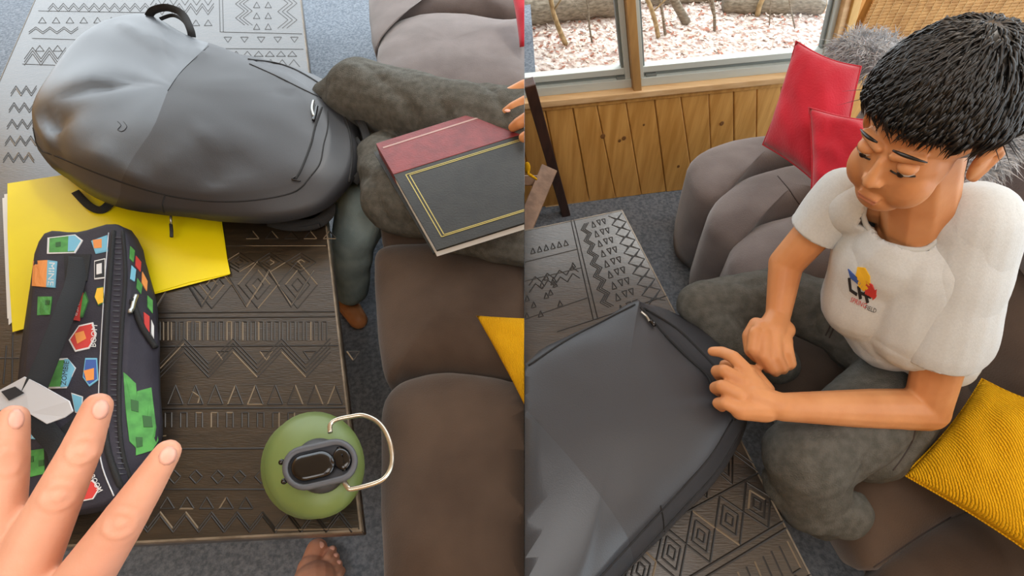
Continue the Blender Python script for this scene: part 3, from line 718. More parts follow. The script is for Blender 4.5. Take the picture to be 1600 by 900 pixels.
# fist pulling (his right): fingers point down-left
hr = merge(cap(WRR, .022, hp(1206, 515, .66), .026), cap(hp(1190, 516, .66), .020, hp(1226, 516, .655), .019), cap(hp(1192, 530, .655), .019, hp(1222, 534, .65), .019),
  chain([hp(1180, 520, .668), hp(1177, 545, .655), hp(1194, 566, .635), hp(1200, 576, .62)], [.0125, .012, .011, .009]),
  chain([hp(1195, 524, .668), hp(1194, 556, .655), hp(1208, 576, .635), hp(1212, 582, .62)], [.0125, .012, .011, .009]),
  chain([hp(1211, 524, .666), hp(1213, 557, .652), hp(1222, 574, .635), hp(1224, 578, .62)], [.012, .0115, .0105, .009]),
  chain([hp(1226, 520, .66), hp(1231, 550, .65), hp(1236, 568, .632), hp(1234, 572, .62)], [.0115, .011, .010, .0085]),
  chain([hp(1182, 508, .655), hp(1170, 525, .645), hp(1172, 548, .635), hp(1182, 560, .625)], [.015, .0125, .011, .009]))
bm = remesh(merge(head, neck, core, armR, armL, hl, hr), .0028, 5)
obj('body', bm, M['skin'], boy)
for s in (-1, 1):
    e = obj('eye', he(.027*s, .069, -.006, .011, .0105, .009), mat('eye_white', '#d8cfc6', .3), boy)
    obj('iris', he(.026*s, .0775, -.010, .0045, .003, .0045), mat('dark_iris', '#20140e', .2), e)
    obj('eyelid', he(.027*s, .0695, -.002, .0125, .0115, .009), M['skin'], boy)
    pts = [h((.014+.026*t)*s, .080-.010*t*t, -.009-.002*math.sin(3.1*t)) for t in [k/6 for k in range(7)]]
    obj('eyelash', tube(pts, .0012, 5), M['hair'], boy)
    pts = [h((.010+.034*t)*s, .086-.018*t*t, .026-.011*t*t) for t in [k/6 for k in range(7)]]
    obj('eyebrow', tube(pts, [.001, .0018, .0022, .0022, .002, .0014, .0008], 6), M['hair'], boy)
obj('lips', remesh(merge(cap(h(-.0125, .0795, -.0685), .0024, h(.0125, .0795, -.0685), .0024), cap(h(-.010, .0790, -.0745), .003, h(.010, .0790, -.0745), .003)), .0015, 3), mat('lip', '#bd7a5c', .5), boy)
# hair: close cap plus combed locks
cap_ = merge(he(0, -.022, .040, .077, .086, .076), he(0, -.038, .01, .073, .066, .068), he(0, .016, .055, .056, .044, .038))
hb = remesh(cap_, .004, 4)
hobj = obj('hair', hb, M['hair'], boy, fn=lambda c, n: c+n*.004*noise.noise(c*40))
HT = bvh(hobj); rnd = random.Random(9); vs = []; fs = []
crown = (0, -.045, .118)
def lock(x, y, z, L, drop, r, out=.012, jit=.4):
    """strand from a scalp point combed away from the crown, hugging the skull"""
    p = Vector((x, y, z)); d = Vector((x-crown[0], y-crown[1], 0)); d = d.normalized() if d.length > 1e-4 else Vector((0, 1, 0))
    d = (d+Vector((.35, 0, 0))*max(0, 1-abs(y)/.1)).normalized(); sw = Vector((-d.y, d.x, 0))*rnd.uniform(-jit, jit); cu = rnd.uniform(-.3, .3)
    pts = []
    for k in range(7):
        t = k/6; q = p+(d+sw*t+Vector((cu*t*t, 0, 0)))*L*t*(1-.35*t)+Vector((0, 0, -drop*t*t))
        c = Vector((0, -.018, .025)); e = q-c; e = e if e.length > .01 else Vector((0, 0, .05)); m = math.sqrt((e.x/.079)**2+(e.y/.090)**2+(e.z/.081)**2); lift = 1.055+out*math.sin(math.pi*min(1, t*1.15+.1))*9+.05*cu*t
        q = c+e/m*lift if (m < lift or q.z > 0) else q
        pts.append(h(*q))
    return tube(pts, [r*.7, r, r*1.05, r, r*.8, r*.5, r*.08], 5, flat=.5)
ds = []
for i in range(3600):
    a = rnd.uniform(0, 2*math.pi); q = rnd.random()**.5*1.45
    dx, dy, dz = math.sin(q)*math.cos(a), math.sin(q)*math.sin(a), math.cos(q)
    x, y, z = .076*dx, -.02+.088*dy, .028+.078*dz
    if y > .045 and z < .048: continue
    if y > .0 and z < .036: continue
    if z < -.02: continue
    L = rnd.uniform(.025, .055)
    ds.append(lock(x, y, z, L, L*(.5 if y > .02 else .8), rnd.uniform(.0009, .0019), rnd.uniform(.0, .012)))
for i in range(500):                                      # over the crown
    a = rnd.uniform(0, 6.28); q = rnd.uniform(0, .035); ds.append(lock(crown[0]+q*math.cos(a), crown[1]+q*math.sin(a), .108, rnd.uniform(.03, .05), .01, rnd.uniform(.0012, .002), rnd.uniform(.002, .014), .9))
for i in range(500):                                      # over the forehead
    ds.append(lock(rnd.uniform(-.055, .055), rnd.uniform(.0, .045), .10, rnd.uniform(.03, .05), .02, rnd.uniform(.0012, .002), rnd.uniform(.002, .012), .5))
for i in range(260):                                      # fringe over the forehead
    x = rnd.uniform(-.058, .062); ds.append(lock(x, .052+rnd.uniform(-.02, .008)-abs(x)*.4, .078-abs(x)*.2, rnd.uniform(.03, .042), rnd.uniform(.026, .040), rnd.uniform(.0012, .0022), .004, .25))
tag(obj('hair_lock', merge(*ds), M['hair'], boy), kind='stuff')
# T-shirt
def sh(px, py, d): return P(px, py, d)
ctr_b = W(1385, 512, .56)
torso = merge(cap(sh(1335, 325, .845), .044, sh(1500, 350, .78), .056, 18), ell(sh(1415, 405, .84), .098, .075, .10), cap(sh(1380, 400, .86), .078, sh(1360, 470, .92), .075, 18), cap(sh(1460, 410, .82), .088, sh(1440, 500, .88), .088, 18), cap(sh(1365, 470, .92), .072, sh(1400, 505, .94), .085, 18),
  cap(sh(1455, 330, .77), .04, sh(1380, 320, .82), .034, 16),
  cap(sh(1440, 520, .90), .07, sh(1475, 560, .94), .055, 18))
sleeveR = cap(SR, .047, SR.lerp(ELR, .46), .046, 18); sleeveL = cap(SL, .06, SL.lerp(ELL, .60), .061, 18)
bm = remesh(torso, .004, 5); bmR = remesh(sleeveR, .004, 3); bmL = remesh(sleeveL, .004, 3)
def cut(bm, co, no):      # trims away the side the normal points to
    bmesh.ops.bisect_plane(bm, geom=bm.verts[:]+bm.edges[:]+bm.faces[:], plane_co=co, plane_no=no)
    return bm
def delete_if(bm, fnc):
    bmesh.ops.delete(bm, geom=[v for v in bm.verts if fnc(v.co)], context='VERTS')
dR = (ELR-SR).normalized(); dL = (ELL-SL).normalized()
cR, cL = SR.lerp(ELR, .50), SL.lerp(ELL, .66)
nkC = sh(1428, 318, .74); nkD = (sh(1415, 335, .73)-sh(1440, 375, .84)).normalized()
cut(bmR, cR, dR); cut(bmL, cL, dL)
hemP = W(1372, 536, .545); hemN = (W(1385, 600, .46)-W(1372, 470, .66)).normalized()
cut(bm, hemP, hemN)
neckA, neckB = h(0, -.02, -.04), P(1404, 350, .775)
def neck_hole(c):
    d = neckB-neckA; t = (c-neckA).dot(d)/d.length_squared; r = (c-(neckA+d*t)).length
    return -.2 < t < 1.12 and r < .051
def segd(c, a, b): t = max(0, min(1, (c-a).dot(b-a)/(b-a).length_squared)); return (c-a-(b-a)*t).length
def axd(c, o, d): q = c-o; return (q-d*q.dot(d)).length
delete_if(bmR, lambda c: (c-cR).dot(dR) > .0005); delete_if(bmL, lambda c: (c-cL).dot(dL) > .0005)
delete_if(bm, lambda c: (c-hemP).dot(hemN) > .0005 or neck_hole(c))
for b_ in (bmR, bmL):
    t_ = bpy.data.meshes.new('t'); b_.to_mesh(t_); bm.from_mesh(t_); b_.free(); bpy.data.meshes.remove(t_)
edge = [v.co.copy() for v in bm.verts if v.is_boundary and (lambda d, q: -.3 < (v.co-neckA).dot(d)/d.length_squared < 1.3 and (q-d*(q.dot(d)/d.length_squared)).length < .075)(neckB-neckA, v.co-neckA)]
sc_ = crease_fn([([(1345, 385), (1330, 430), (1322, 475)], .70, -.006, .010), ([(1375, 395), (1400, 430), (1405, 480)], .72, -.004, .009), ([(1500, 430), (1462, 470), (1440, 510)], .75, -.008, .009), ([(1540, 420), (1480, 455), (1450, 480)], .78, .005, .008), ([(1415, 480), (1400, 515)], .66, -.005, .01), ([(1290, 330), (1300, 360)], .8, -.005, .008), ([(1470, 360), (1425, 395)], .86, .004, .010)])
def folds(c, n):
    v = .006*noise.noise(Vector((c.x*9+c.z*5, c.y*9, c.z*11)))+.0018*noise.noise(Vector((c.x*26, c.y*26, c.z*12)))
    k = (c-sh(1440, 470, .84)).length
    v += sc_(c)
    return c+n*v
bmesh.ops.solidify(bm, geom=bm.faces[:], thickness=-.0025)
shirt = obj('t_shirt', bm, M['shirt'], boy, fn=folds)
ST = bvh(shirt)
# embroidered emblem on the chest
em = None
def pt(poly, m, nm='emblem_patch', par=None, T=None, lift=.0012, clip=None):
    d = patch(T or ST, poly, lift=lift)
    return obj(nm, d, m, par, clip=clip, smooth=False) if d else None
for poly, m in (([(1341, 417), (1352, 418), (1360, 432), (1360, 446), (1348, 440), (1338, 430)], M['pyel']), ([(1340, 430), (1352, 440), (1358, 450), (1350, 454), (1342, 446)], M['pyel']),
        ([(1354, 438), (1364, 445), (1370, 462), (1362, 464), (1352, 458)], M['pred']), ([(1326, 420), (1334, 428), (1350, 444), (1347, 448), (1330, 434)], M['pblue']),
        ([(1326, 434), (1329, 434), (1331, 452), (1328, 453)], M['ink']), ([(1328, 450), (1340, 458), (1339, 462), (1328, 454)], M['ink']), ([(1340, 447), (1344, 448), (1347, 466), (1343, 467)], M['ink']), ([(1350, 456), (1354, 456), (1358, 472), (1354, 473)], M['ink']), ([(1342, 454), (1362, 462), (1361, 466), (1342, 458)], M['ink']), ([(1363, 456), (1370, 452), (1369, 464), (1364, 468)], M['pred'])):
    pt(poly, m, par=shirt)
text_on(ST, 'SPRING', 1342, 472, 26, 8, 24, M['pred'], shirt); text_on(ST, 'FIELD', 1361, 482, 18, 7, 20, M['ink'], shirt)
rp = []
nn = 40; dd = (neckB-neckA).normalized(); ux = dd.cross(Vector((1, 0, 0))).normalized(); uy = dd.cross(ux)
bins = {}
for v in edge:
    q = v-neckA; a = math.atan2(q.dot(uy), q.dot(ux)); bins.setdefault(int((a+math.pi)/(2*math.pi)*nn) % nn, []).append(v)
for k in range(nn):
    if k in bins: rp.append(sum(bins[k], Vector())/len(bins[k]))
nn = len(rp)
for _ in range(2): rp = [(rp[i-1]+rp[i]*2+rp[(i+1) % nn])/4 for i in range(nn)]
obj('collar', tube(rp, .0042, 8, closed=True), M['rib'], boy)
# jeans
hipR, hipL = W(1335, 505, .53), W(1420, 585, .52)
knR, anR = W(1098, 475, .52), W(1215, 570, .47)
knL = W(1262, 715, .53); anL = W(1300, 800, .43)
jeans = merge(cap(hipR, .085, hipL, .085, 18), cap(hipR, .078, W(1220, 465, .53), .068, 18), cap(W(1220, 465, .53), .066, knR, .056, 18), cap(knR, .05, W(1150, 540, .48), .045, 16), cap(W(1150, 540, .48), .045, anR, .045, 16),
  cap(hipL, .085, W(1350, 650, .54), .08, 18), cap(W(1350, 650, .54), .08, knL, .078, 18), cap(knL, .078, W(1265, 775, .45), .064, 18), cap(W(1265, 775, .45), .062, W(1318, 800, .44), .048, 18), cap(W(1420, 610, .5), .08, W(1360, 700, .47), .07), cap(W(1240, 760, .46), .055, W(1285, 800, .36), .05))
bm = remesh(jeans, .0045, 5)
jc = crease_fn([([(1215, 690), (1260, 735), (1330, 745)], .5, -.009, .012), ([(1225, 740), (1280, 765), (1340, 760)], .47, -.008, .010), ([(1380, 640), (1340, 700), (1345, 740)], .56, -.007, .012), ([(1250, 640), (1300, 660), (1360, 650)], .58, .005, .014), ([(1110, 440), (1170, 455), (1240, 445)], .56, -.006, .010), ([(1090, 490), (1150, 500), (1230, 490)], .52, -.009, .012), ([(1290, 470), (1270, 500), (1280, 540)], .56, -.007, .01)])
def jf(c, n): return c+n*(.007*noise.noise(Vector((c.x*11, c.y*16, c.z*11)))+.003*noise.noise(c*32)+jc(c))
jo = obj('jeans', bm, M['denim'], boy, fn=jf)
JT = bvh(jo)
for px in ([(1395, 735), (1410, 715), (1425, 690), (1430, 670)], [(1300, 500), (1296, 512), (1290, 524)], [(1306, 504), (1301, 516), (1296, 528)]):
    d = seam(JT, px, .0016)
    if d: obj('stitching', d, M['welt'], jo)
obj('cuff', remesh(merge(*[cap(W(1322+10*math.cos(a), 792+16*math.sin(a), .455), .008, W(1322+10*math.cos(a+.5), 792+16*math.sin(a+.5), .455), .008) for a in [k*.5 for k in range(13)]]), .003, 3), M['denim'], jo)
# ================================================================== LEFT NOOK
# sofa
sofb = thing('sofa', 'brown padded sofa beside the bottle, under the crossed legs holding the book', 'sofa', W(720, 450, 0))
q = [W(618, 925, .26), W(618, 620, .26), W(612, 200, .26), W(606, -20, .26), W(900, -20, .26), W(1000, 400, .26), W(960, 925, .26)]
obj('base', bev(prism(q, Z*-.23), .02, 2), M['sofa_b'], sofb, clip='L')
pad('seat_pad', [(579, 45), (582, -20), (640, -70), (740, -80), (900, -60), (900, 28), (815, 36), (760, 29), (700, 27), (640, 33), (604, 52), (588, 84)], M['sofa'], sofb, clip='L', zt=.46, zb=.03, inset=.97)
pad('seat_pad', [(590, 110), (592, 76), (606, 52), (642, 35), (715, 29), (800, 40), (900, 44), (920, 160), (800, 165), (700, 160), (620, 165), (596, 150)], M['sofa'], sofb, clip='L', zt=.45, zb=.03, inset=.97)
pad('seat_pad', [(592, 200), (596, 168), (700, 155), (900, 155), (920, 390), (800, 392), (700, 388), (615, 395), (598, 380), (592, 300)], M['sofa_b'], sofb, clip='L', zt=.42, zb=.03, inset=.97)
pad('seat_pad', [(588, 440), (590, 400), (620, 388), (700, 385), (860, 385), (920, 500), (900, 625), (800, 598), (740, 588), (690, 584), (640, 592), (614, 604), (600, 590), (592, 520)], M['sofa_b'], sofb, clip='L', zt=.445, zb=.03, inset=.97)
pad('seat_pad', [(598, 700), (600, 640), (620, 606), (660, 591), (700, 587), (745, 591), (800, 600), (910, 628), (980, 800), (960, 1010), (700, 1010), (612, 1000), (600, 880)], M['sofa_b'], sofb, clip='L', zt=.45, zb=.03, inset=.97)
# table
c = [W(565, 830, TZ), W(459, -95, TZ), W(96, -95, TZ), W(-330, 876, TZ)]
tl = table(c, 'long dark carved coffee table with a lunch bag, folder and bottle on it', 'L', W(300, 450, 0))
cl = Carve(lambda x, y: W(x, y, TZ)+Z*.0003)
def ex_(y): return 565-(830-y)*.1146
for y in (383, 487, 495, 540, 637, 700): cl.line((240, y+2), (ex_(y)-3, y), lw=.002, worn=.1)
cl.line((300, 384), (ex_(383)-4, 384), worn=1)
cl.line((0, 560), (30, 560)); cl.line((20, 520), (18, 620)); cl.line((10, 540), (5, 600))
cl.diamonds(372, 522, 482, 62, 74, worn=.12); cl.diamonds(300, 372, 482, 62, 74, worn=.4)
for r in range(4): cl.zig(245, 520, 480-r*1, 70, 55, 1, worn=.2)
cl.diamonds(350, 520, 425, 48, 30, worn=.2)
for k in range(5): cl.tri(385+30*k, 373, 20, 12, worn=.3)
for k in range(22):
    x = 243+k*12.4
    if x < 520: cl.poly([(x, 532), (x, 503), (x+7, 503), (x+7, 532)], worn=.25)
for r in range(4): cl.zig(250, 530, 590+r*0-r*7, 76, 40, 1, worn=.12)
for k in range(4): cl.tri(338+68*k, 549, 20, -14, worn=.4)
cl.tris(262, 536, 632, 24, 30, 1.3, worn=.08)
for k in range(9): cl.poly([(258+24*k, 668), (258+24*k, 645), (268+24*k, 645), (268+24*k, 668)], worn=.2)
for k in range(6): x = 262+34*k; cl.poly([(x, 745), (x+10, 735), (x+20, 745), (x+10, 756), (x, 745)], worn=.2)
cl.line((245, 765), (430, 765)); cl.zig(150, 560, 826, 40, 26, 2, 6, worn=.12)
cl.tris(250, 420, 795, 22, 18, 1.4, worn=.15)
cl.poly([(300, 612), (312, 620), (309, 630)], worn=1); cl.line((243, 683), (260, 681), worn=1); cl.line((430, 828), (560, 826), worn=1)
# far end carving
for y, a, b in ((17, 60, 235), (60, 50, 150), (100, 35, 110)): cl.line((a, y), (b, y+3), worn=0)
cl.zig(75, 235, 14, 16, 9, 2, 4, worn=0); cl.tris(60, 200, 36, 12, 9, 1.8, worn=0); cl.zig(45, 130, 50, 22, 8, 2, 3, worn=0); cl.zig(38, 110, 92, 26, 18, 3, 5, worn=0); cl.tris(55, 160, 80, 14, 9, 2, worn=0)
cl.zig(235, 338, 18, 18, 13, 2, 5, worn=0); cl.zig(235, 338, 8, 18, 13, 1, worn=0); cl.tris(300, 340, 40, 12, 9, 1.6, worn=0)
cl.line((341, -60), (344, 50), worn=0); cl.line((346, -60), (349, 50), worn=0); cl.line((345, 50), (472, 53), worn=0); cl.line((352, 76), (474, 77), worn=0)
for r in range(3): cl.vzig(368+r*6, -60, 47, 14, 22, 1, worn=0)
for k in range(6):
    for x in (396, 414): cl.tri(x, 46-17*k, 10, 9, worn=0)
for r in range(3): cl.vzig(434+r*7, -60, 50, 16, 26, 1, worn=0)
for k in range(5): cl.tri(350+26*k, 58, 12, -8, worn=0)
cl.tris(362, 476, 88, 14, 8, 1.25, worn=0); cl.zig(360, 476, 104, 18, 11, 1, worn=0)
for k in range(5): cl.zig(5+3*k, 60, 250-26*k, 16, 12, 2, 4, worn=.15)
cl.emit(tl, 'L')
# folder and papers under it
sh1 = thing('white_papers', 'white papers just showing along the left edge of the yellow folder', 'paper', W(20, 400, TZ))
obj('sheet', prism([W(4, 310, TZ+.0006), W(60, 300, TZ+.0006), W(60, 480, TZ+.0006), W(12, 498, TZ+.0006)], Z*.001), M['paper_w'], sh1, smooth=False)
obj('sheet', prism([W(7, 304, TZ+.0018), W(60, 296, TZ+.0018), W(60, 470, TZ+.0018), W(14, 508, TZ+.0018)], Z*.001), M['paper_w'], sh1, smooth=False)
fo = thing('yellow_folder', 'bright yellow folder lying under the lunch bag and the backpack', 'folder', W(180, 380, TZ))
obj('back_cover', prism([W(14, 292, TZ+.003), W(330, 234, TZ+.003), W(359, 429, TZ+.003), W(22, 517, TZ+.003)], Z*.0008), M['paper_y'], fo, smooth=False)
ft = [(12, 287), (90, 275), (200, 255), (325, 232), (340, 330), (360, 428), (300, 440), (240, 458), (130, 488), (20, 519), (15, 440), (12, 360)]
obj('front_cover', prism([W(x, y, TZ+.0042) for x, y in ft], Z*.0009), M['paper_y'], fo, smooth=False)
# backpack
bk = thing('backpack', 'black backpack lying on its back across the far end of the left table', 'backpack', W(300, 200, TZ))
T_ = [(50, 185), (76, 122), (132, 54), (185, 28), (235, 25), (292, 56), (385, 91), (468, 126), (515, 178), (524, 235), (500, 282), (450, 303), (370, 313), (280, 307), (190, 283), (88, 243)]
L_ = [(52, 205), (72, 150), (120, 80), (180, 50), (240, 46), (305, 76), (410, 92), (505, 122), (552, 185), (566, 240), (545, 293), (492, 335), (400, 348), (280, 338), (165, 315), (82, 262)]
ZT = .565
R0 = ring(L_, .4555, 6); R1 = ring(L_, .475, 6); R2 = ring(L_, .52, 6); R3 = ring([(a[0]*.5+b[0]*.5, a[1]*.5+b[1]*.5) for a, b in zip(T_, L_)], .55, 6); R4 = ring(T_, ZT, 6)
c0 = sum(R0, Vector())/len(R0)
def bf(c, n):
    v = .008*noise.noise(Vector((c.x*4, c.y*4, 5)))+.003*noise.noise(c*11)
    v += .014*math.exp(-((c-W(150, 130, .58)).length/.10)**2)-.012*math.exp(-((c-W(95, 190, .58)).length/.06)**2)-.010*math.exp(-((c-W(230, 95, .6)).length/.09)**2)+.010*math.exp(-((c-W(330, 190, .6)).length/.15)**2)
    return c+n*(v+bc(c))
bc = crease_fn([([(110, 150), (180, 140), (250, 122)], .60, -.008, .022), ([(60, 175), (85, 195), (80, 230)], .59, -.010, .018), ([(190, 38), (250, 70), (315, 85)], .60, .010, .018), ([(150, 240), (210, 275), (240, 300)], .59, .006, .02), ([(250, 250), (320, 215), (400, 205)], .62, .006, .03), ([(280, 300), (330, 270), (380, 255)], .60, -.006, .025), ([(400, 120), (450, 150), (490, 200)], .59, -.005, .02), ([(505, 195), (530, 200)], .55, -.006, .01), ([(495, 235), (540, 245)], .54, -.006, .01)])
def inset(R, k): return [c0+(p-c0)*k if False else Vector((c0.x+(p.x-c0.x)*k, c0.y+(p.y-c0.y)*k, p.z)) for p in R]
bb = obj('bag_body', loft([inset(R0, .8), inset(R1, .93), R2, R3, R4]+dome_rings(R4, .05, ss=(.985, .96, .92, .86, .78, .68, .56, .44, .3, .16, .05), a=2.2)), M['bag_two'], bk, clip='L', fn=bf)
pl = [(325, 70), (285, 110), (262, 142), (240, 200), (205, 250), (188, 286)]
def lineX(y):
    if y <= pl[0][1]: return pl[0][0]
    for a, b in zip(pl, pl[1:]):
        if y <= b[1]: return a[0]+(b[0]-a[0])*(y-a[1])/(b[1]-a[1])
    return pl[-1][0]
def side_of(c):
    x, y = topx(c); return (lineX(y)-x) if c.z > .54 else -1
panel(bb, side_of)
B2 = bvh(bb)
def sm_(nm, px, r, m, par, T=None, off=.0004, clip='L'):
    d = seam(T or B2, px, r, off)
    return obj(nm, d, M[m], par, clip=clip) if d else None
sm_('piping', [(52, 200), (62, 232), (92, 246), (190, 285), (280, 309), (370, 315), (455, 302), (486, 275)], .002, 'strap', bk)
sm_('zipper', [(503, 168), (492, 200), (486, 225), (472, 262), (462, 280)], .003, 'strap', bk)
sm_('piping', [(486, 275), (500, 255), (506, 225), (512, 200), (512, 172)], .002, 'strap', bk)
sm_('zipper', [(388, 93), (440, 101), (485, 122), (520, 150), (543, 195), (550, 240), (545, 285)], .0034, 'strap', bk)
sm_('piping', [(390, 100), (430, 118), (470, 138), (505, 155)], .002, 'strap', bk)
sm_('seam', [(258, 305), (254, 318), (256, 332)], .0018, 'strap', bk)
sm_('seam', [(326, 72), (285, 110), (262, 142)], .0006, 'strap', bk)
d = seam(B2, [(490, 160), (488, 172), (491, 184)], .004, .005); obj('zip_pull', d, M['zipm'], bk)
d = seam(B2, [(495, 168), (493, 180), (490, 190)], .0045, .004); obj('zip_slider', d, M['black'], bk)
d = seam(B2, [(462, 276), (457, 281), (470, 283)], .002, .002); obj('zip_slider', d, M['black'], bk)
obj('emblem', merge(*[x for x in [seam(B2, [(184, 190), (189, 196), (184, 203), (192, 205), (198, 198), (193, 190)], .0008, .0004)] if x]), M['bag_side'], bk)
def strapf(nm, pts, wd_, m='strap', th=.003, clip='L', par=None):
    """flat webbing: list of world points"""
    c = catmull(pts, 6, False); rings = []
    for i, p in enumerate(c):
        t = (c[min(i+1, len(c)-1)]-c[max(i-1, 0)]).normalized(); u = t.cross((CAM-p).normalized()).normalized()*wd_/2; v = t.cross(u).normalized()*th/2
        rings.append([p-u-v, p+u-v, p+u+v, p-u+v])
    return obj(nm, bev(loft(rings), .0008, 1), M[m], par or bk, clip=clip)
strapf('top_handle', [W(232, 26, .58), W(240, 16, .60), (W(262, 12, .61)), W(285, 22, .6), W(297, 45, .58), W(300, 58, .56)], .024, th=.006)
strapf('top_handle', [W(250, 30, .56), W(270, 24, .57), W(288, 34, .57), W(298, 54, .55)], .012)
strapf('haul_loop', [W(550, 180, .54), W(566, 195, .55), W(575, 230, .54), (W(570, 262, .53)), W(553, 285, .51)], .022)
strapf('haul_loop', [W(556, 215, .53), W(566, 235, .53), W(556, 262, .51)], .012)
strapf('shoulder_strap', [W(118, 300, .47), W(140, 322, .465), W(158, 328, .465), W(172, 318, .47), W(180, 310, .48)], .02, th=.006)
strapf('shoulder_strap', [W(420, 345, .475), W(450, 352, .47), W(490, 350, .47), W(512, 335, .48), W(515, 318, .50)], .03, th=.008)
strapf('shoulder_strap', [W(440, 350, .47), W(470, 357, .465), W(500, 352, .47)], .012, th=.006)
obj('zip_pull', tube([W(267, 332, .50), W(267, 344, .49), W(268, 352, .48)], .003, 8), M['zipm'], bk)
obj('zip_pull', tube([W(267, 350, .482), W(268, 362, .475), W(268, 370, .472)], .0042, 8), M['bag_side'], bk)
# lunch bag
lb = thing('lunch_bag', 'navy lunch bag with colourful patches standing on the yellow folder', 'bag', W(130, 600, TZ))
base = [(66, 384), (125, 370), (200, 366), (243, 465), (250, 590), (251, 700), (196, 784), (120, 806), (30, 816), (20, 700), (36, 520)]
mid = [(60, 380), (122, 364), (206, 360), (237, 460), (247, 590), (244, 690), (196, 780), (118, 802), (28, 812), (26, 700), (42, 520)]
tp = [(62, 376), (120, 364), (192, 356), (206, 460), (200, 600), (192, 690), (182, 772), (118, 798), (32, 806), (30, 700), (46, 520)]
R = [ring(base, .4572, 5), ring(mid, .485, 5), ring(tp, .522, 5)]
ZL = .522; Rt = R[2]
lbody = obj('bag_body', loft([R[0]]+[[a.lerp(b, .5) for a, b in zip(R[0], R[1])], R[1], [a.lerp(b, .5)+Vector((0, 0, .002)) for a, b in zip(R[1], R[2])], Rt]+dome_rings(Rt, .012, ss=(.985, .96, .9, .8, .65, .5, .35, .2, .08), a=3)), M['lunch'], lb, fn=lambda c, n: c+n*.0025*noise.noise(c*16))
LT = bvh(lbody)
def pl_(poly, m, nm='patch', lift=.0008): return pt(poly, M[m], nm, lb, LT, lift)
def badge(poly, m, inner=None, rim='sky'):
    cx = sum(p[0] for p in poly)/len(poly); cy = sum(p[1] for p in poly)/len(poly)
    pl_(poly, rim); pl_([(cx+(x-cx)*.88, cy+(y-cy)*.88) for x, y in poly], m, lift=.0013)
badge([(75, 372), (118, 367), (130, 376), (118, 396), (74, 397)], 'green', rim='white'); pl_([(108, 370), (118, 369), (127, 377), (117, 393), (107, 394)], 'sky', lift=.0018); pl_([(88, 380), (96, 379), (96, 386), (88, 387)], 'green_d', lift=.0019)
badge([(143, 377), (168, 368), (169, 393), (150, 397)], 'sky'); pl_([(146, 376), (160, 374), (160, 388), (148, 389)], 'orange', lift=.0018)
pl_([(53, 408), (75, 407), (73, 449), (51, 447)], 'orange'); pl_([(75, 407), (90, 409), (87, 450), (73, 449)], 'sky'); text_on(LT, 'MINE', 81, 429, 36, 9, 94, M['white'], lb)
pl_([(60, 464), (82, 464), (79, 492), (59, 493)], 'green'); pl_([(72, 470), (79, 470), (78, 477), (72, 477)], 'green_d', lift=.0018)
badge([(134, 456), (139, 470), (130, 496), (112, 500), (116, 478)], 'green', rim='green_d'); pl_([(125, 456), (131, 458), (125, 502), (113, 500)], 'pred', lift=.0018); text_on(LT, 'MINER', 122, 480, 32, 6, 102, M['white'], lb, lift=.003)
badge([(152, 450), (163, 448), (163, 474), (154, 478), (148, 465)], 'pyel', rim='green_d'); 
badge([(124, 509), (146, 504), (151, 525), (140, 545), (118, 550), (108, 532)], 'pred', rim='white'); pl_([(118, 522), (132, 518), (136, 530), (122, 538)], 'orange', lift=.0019); text_on(LT, 'BOOM', 148, 526, 34, 9, -86, M['white'], lb, lift=.0028)
badge([(75, 562), (106, 560), (119, 575), (104, 607), (60, 608), (56, 598)], 'green', rim='white'); pl_([(102, 562), (108, 562), (118, 576), (106, 604), (96, 606)], 'sky', lift=.0018); text_on(LT, 'ZOMBIE', 103, 584, 38, 8, -82, M['ink'], lb, lift=.0028); pl_([(72, 576), (82, 575), (80, 584), (70, 585)], 'green_d', lift=.0018)
badge([(134, 560), (152, 560), (154, 594), (140, 604), (130, 590)], 'pblue'); pl_([(132, 580), (148, 576), (148, 594), (136, 596)], 'orange', lift=.0018)
badge([(148, 408), (165, 404), (165, 435), (148, 437)], 'ink', rim='white'); pl_([(152, 414), (160, 412), (160, 428), (152, 430)], 'white', lift=.002)
badge([(112, 614), (130, 620), (128, 648), (118, 645)], 'sky', rim='white')
pl_([(42, 652), (50, 652), (48, 686), (40, 685)], 'orange'); pl_([(50, 652), (67, 656), (64, 687), (48, 686)], 'sky'); text_on(LT, 'MINE', 57, 670, 30, 8, 94, M['white'], lb)
pl_([(36, 706), (78, 700), (80, 738), (36, 748)], 'green'); pl_([(46, 714), (54, 713), (54, 722), (46, 723)], 'green_d', lift=.0018); pl_([(62, 720), (70, 719), (70, 728), (62, 729)], 'green_d', lift=.0018)
badge([(128, 758), (146, 750), (156, 764), (146, 780), (126, 784)], 'pred', rim='white'); text_on(LT, 'BOOM', 152, 756, 28, 9, 62, M['white'], lb, lift=.0028)
badge([(44, 786), (80, 782), (78, 798), (44, 800)], 'sky', rim='white')
for q_, m_ in (([(203, 385), (210, 392), (208, 410), (202, 404)], 'green'), ([(212, 400), (220, 410), (219, 425), (211, 415)], 'pred'), ([(205, 415), (212, 422), (210, 440), (203, 436)], 'sky'), ([(222, 425), (230, 440), (229, 455), (221, 442)], 'orange'), ([(214, 435), (222, 446), (220, 460), (213, 450)], 'green'), ([(230, 462), (238, 470), (238, 490), (230, 480)], 'green'), ([(224, 488), (233, 495), (233, 520), (225, 512)], 'pred'), ([(236, 500), (240, 510), (240, 530), (236, 522)], 'white')): pl_(q_, m_)
for q_ in ([(193, 582), (212, 600), (216, 650), (212, 700), (202, 690), (196, 640)], [(214, 612), (236, 606), (246, 688), (238, 704), (212, 712), (212, 660)]): pl_(q_, 'green', 'front_print')
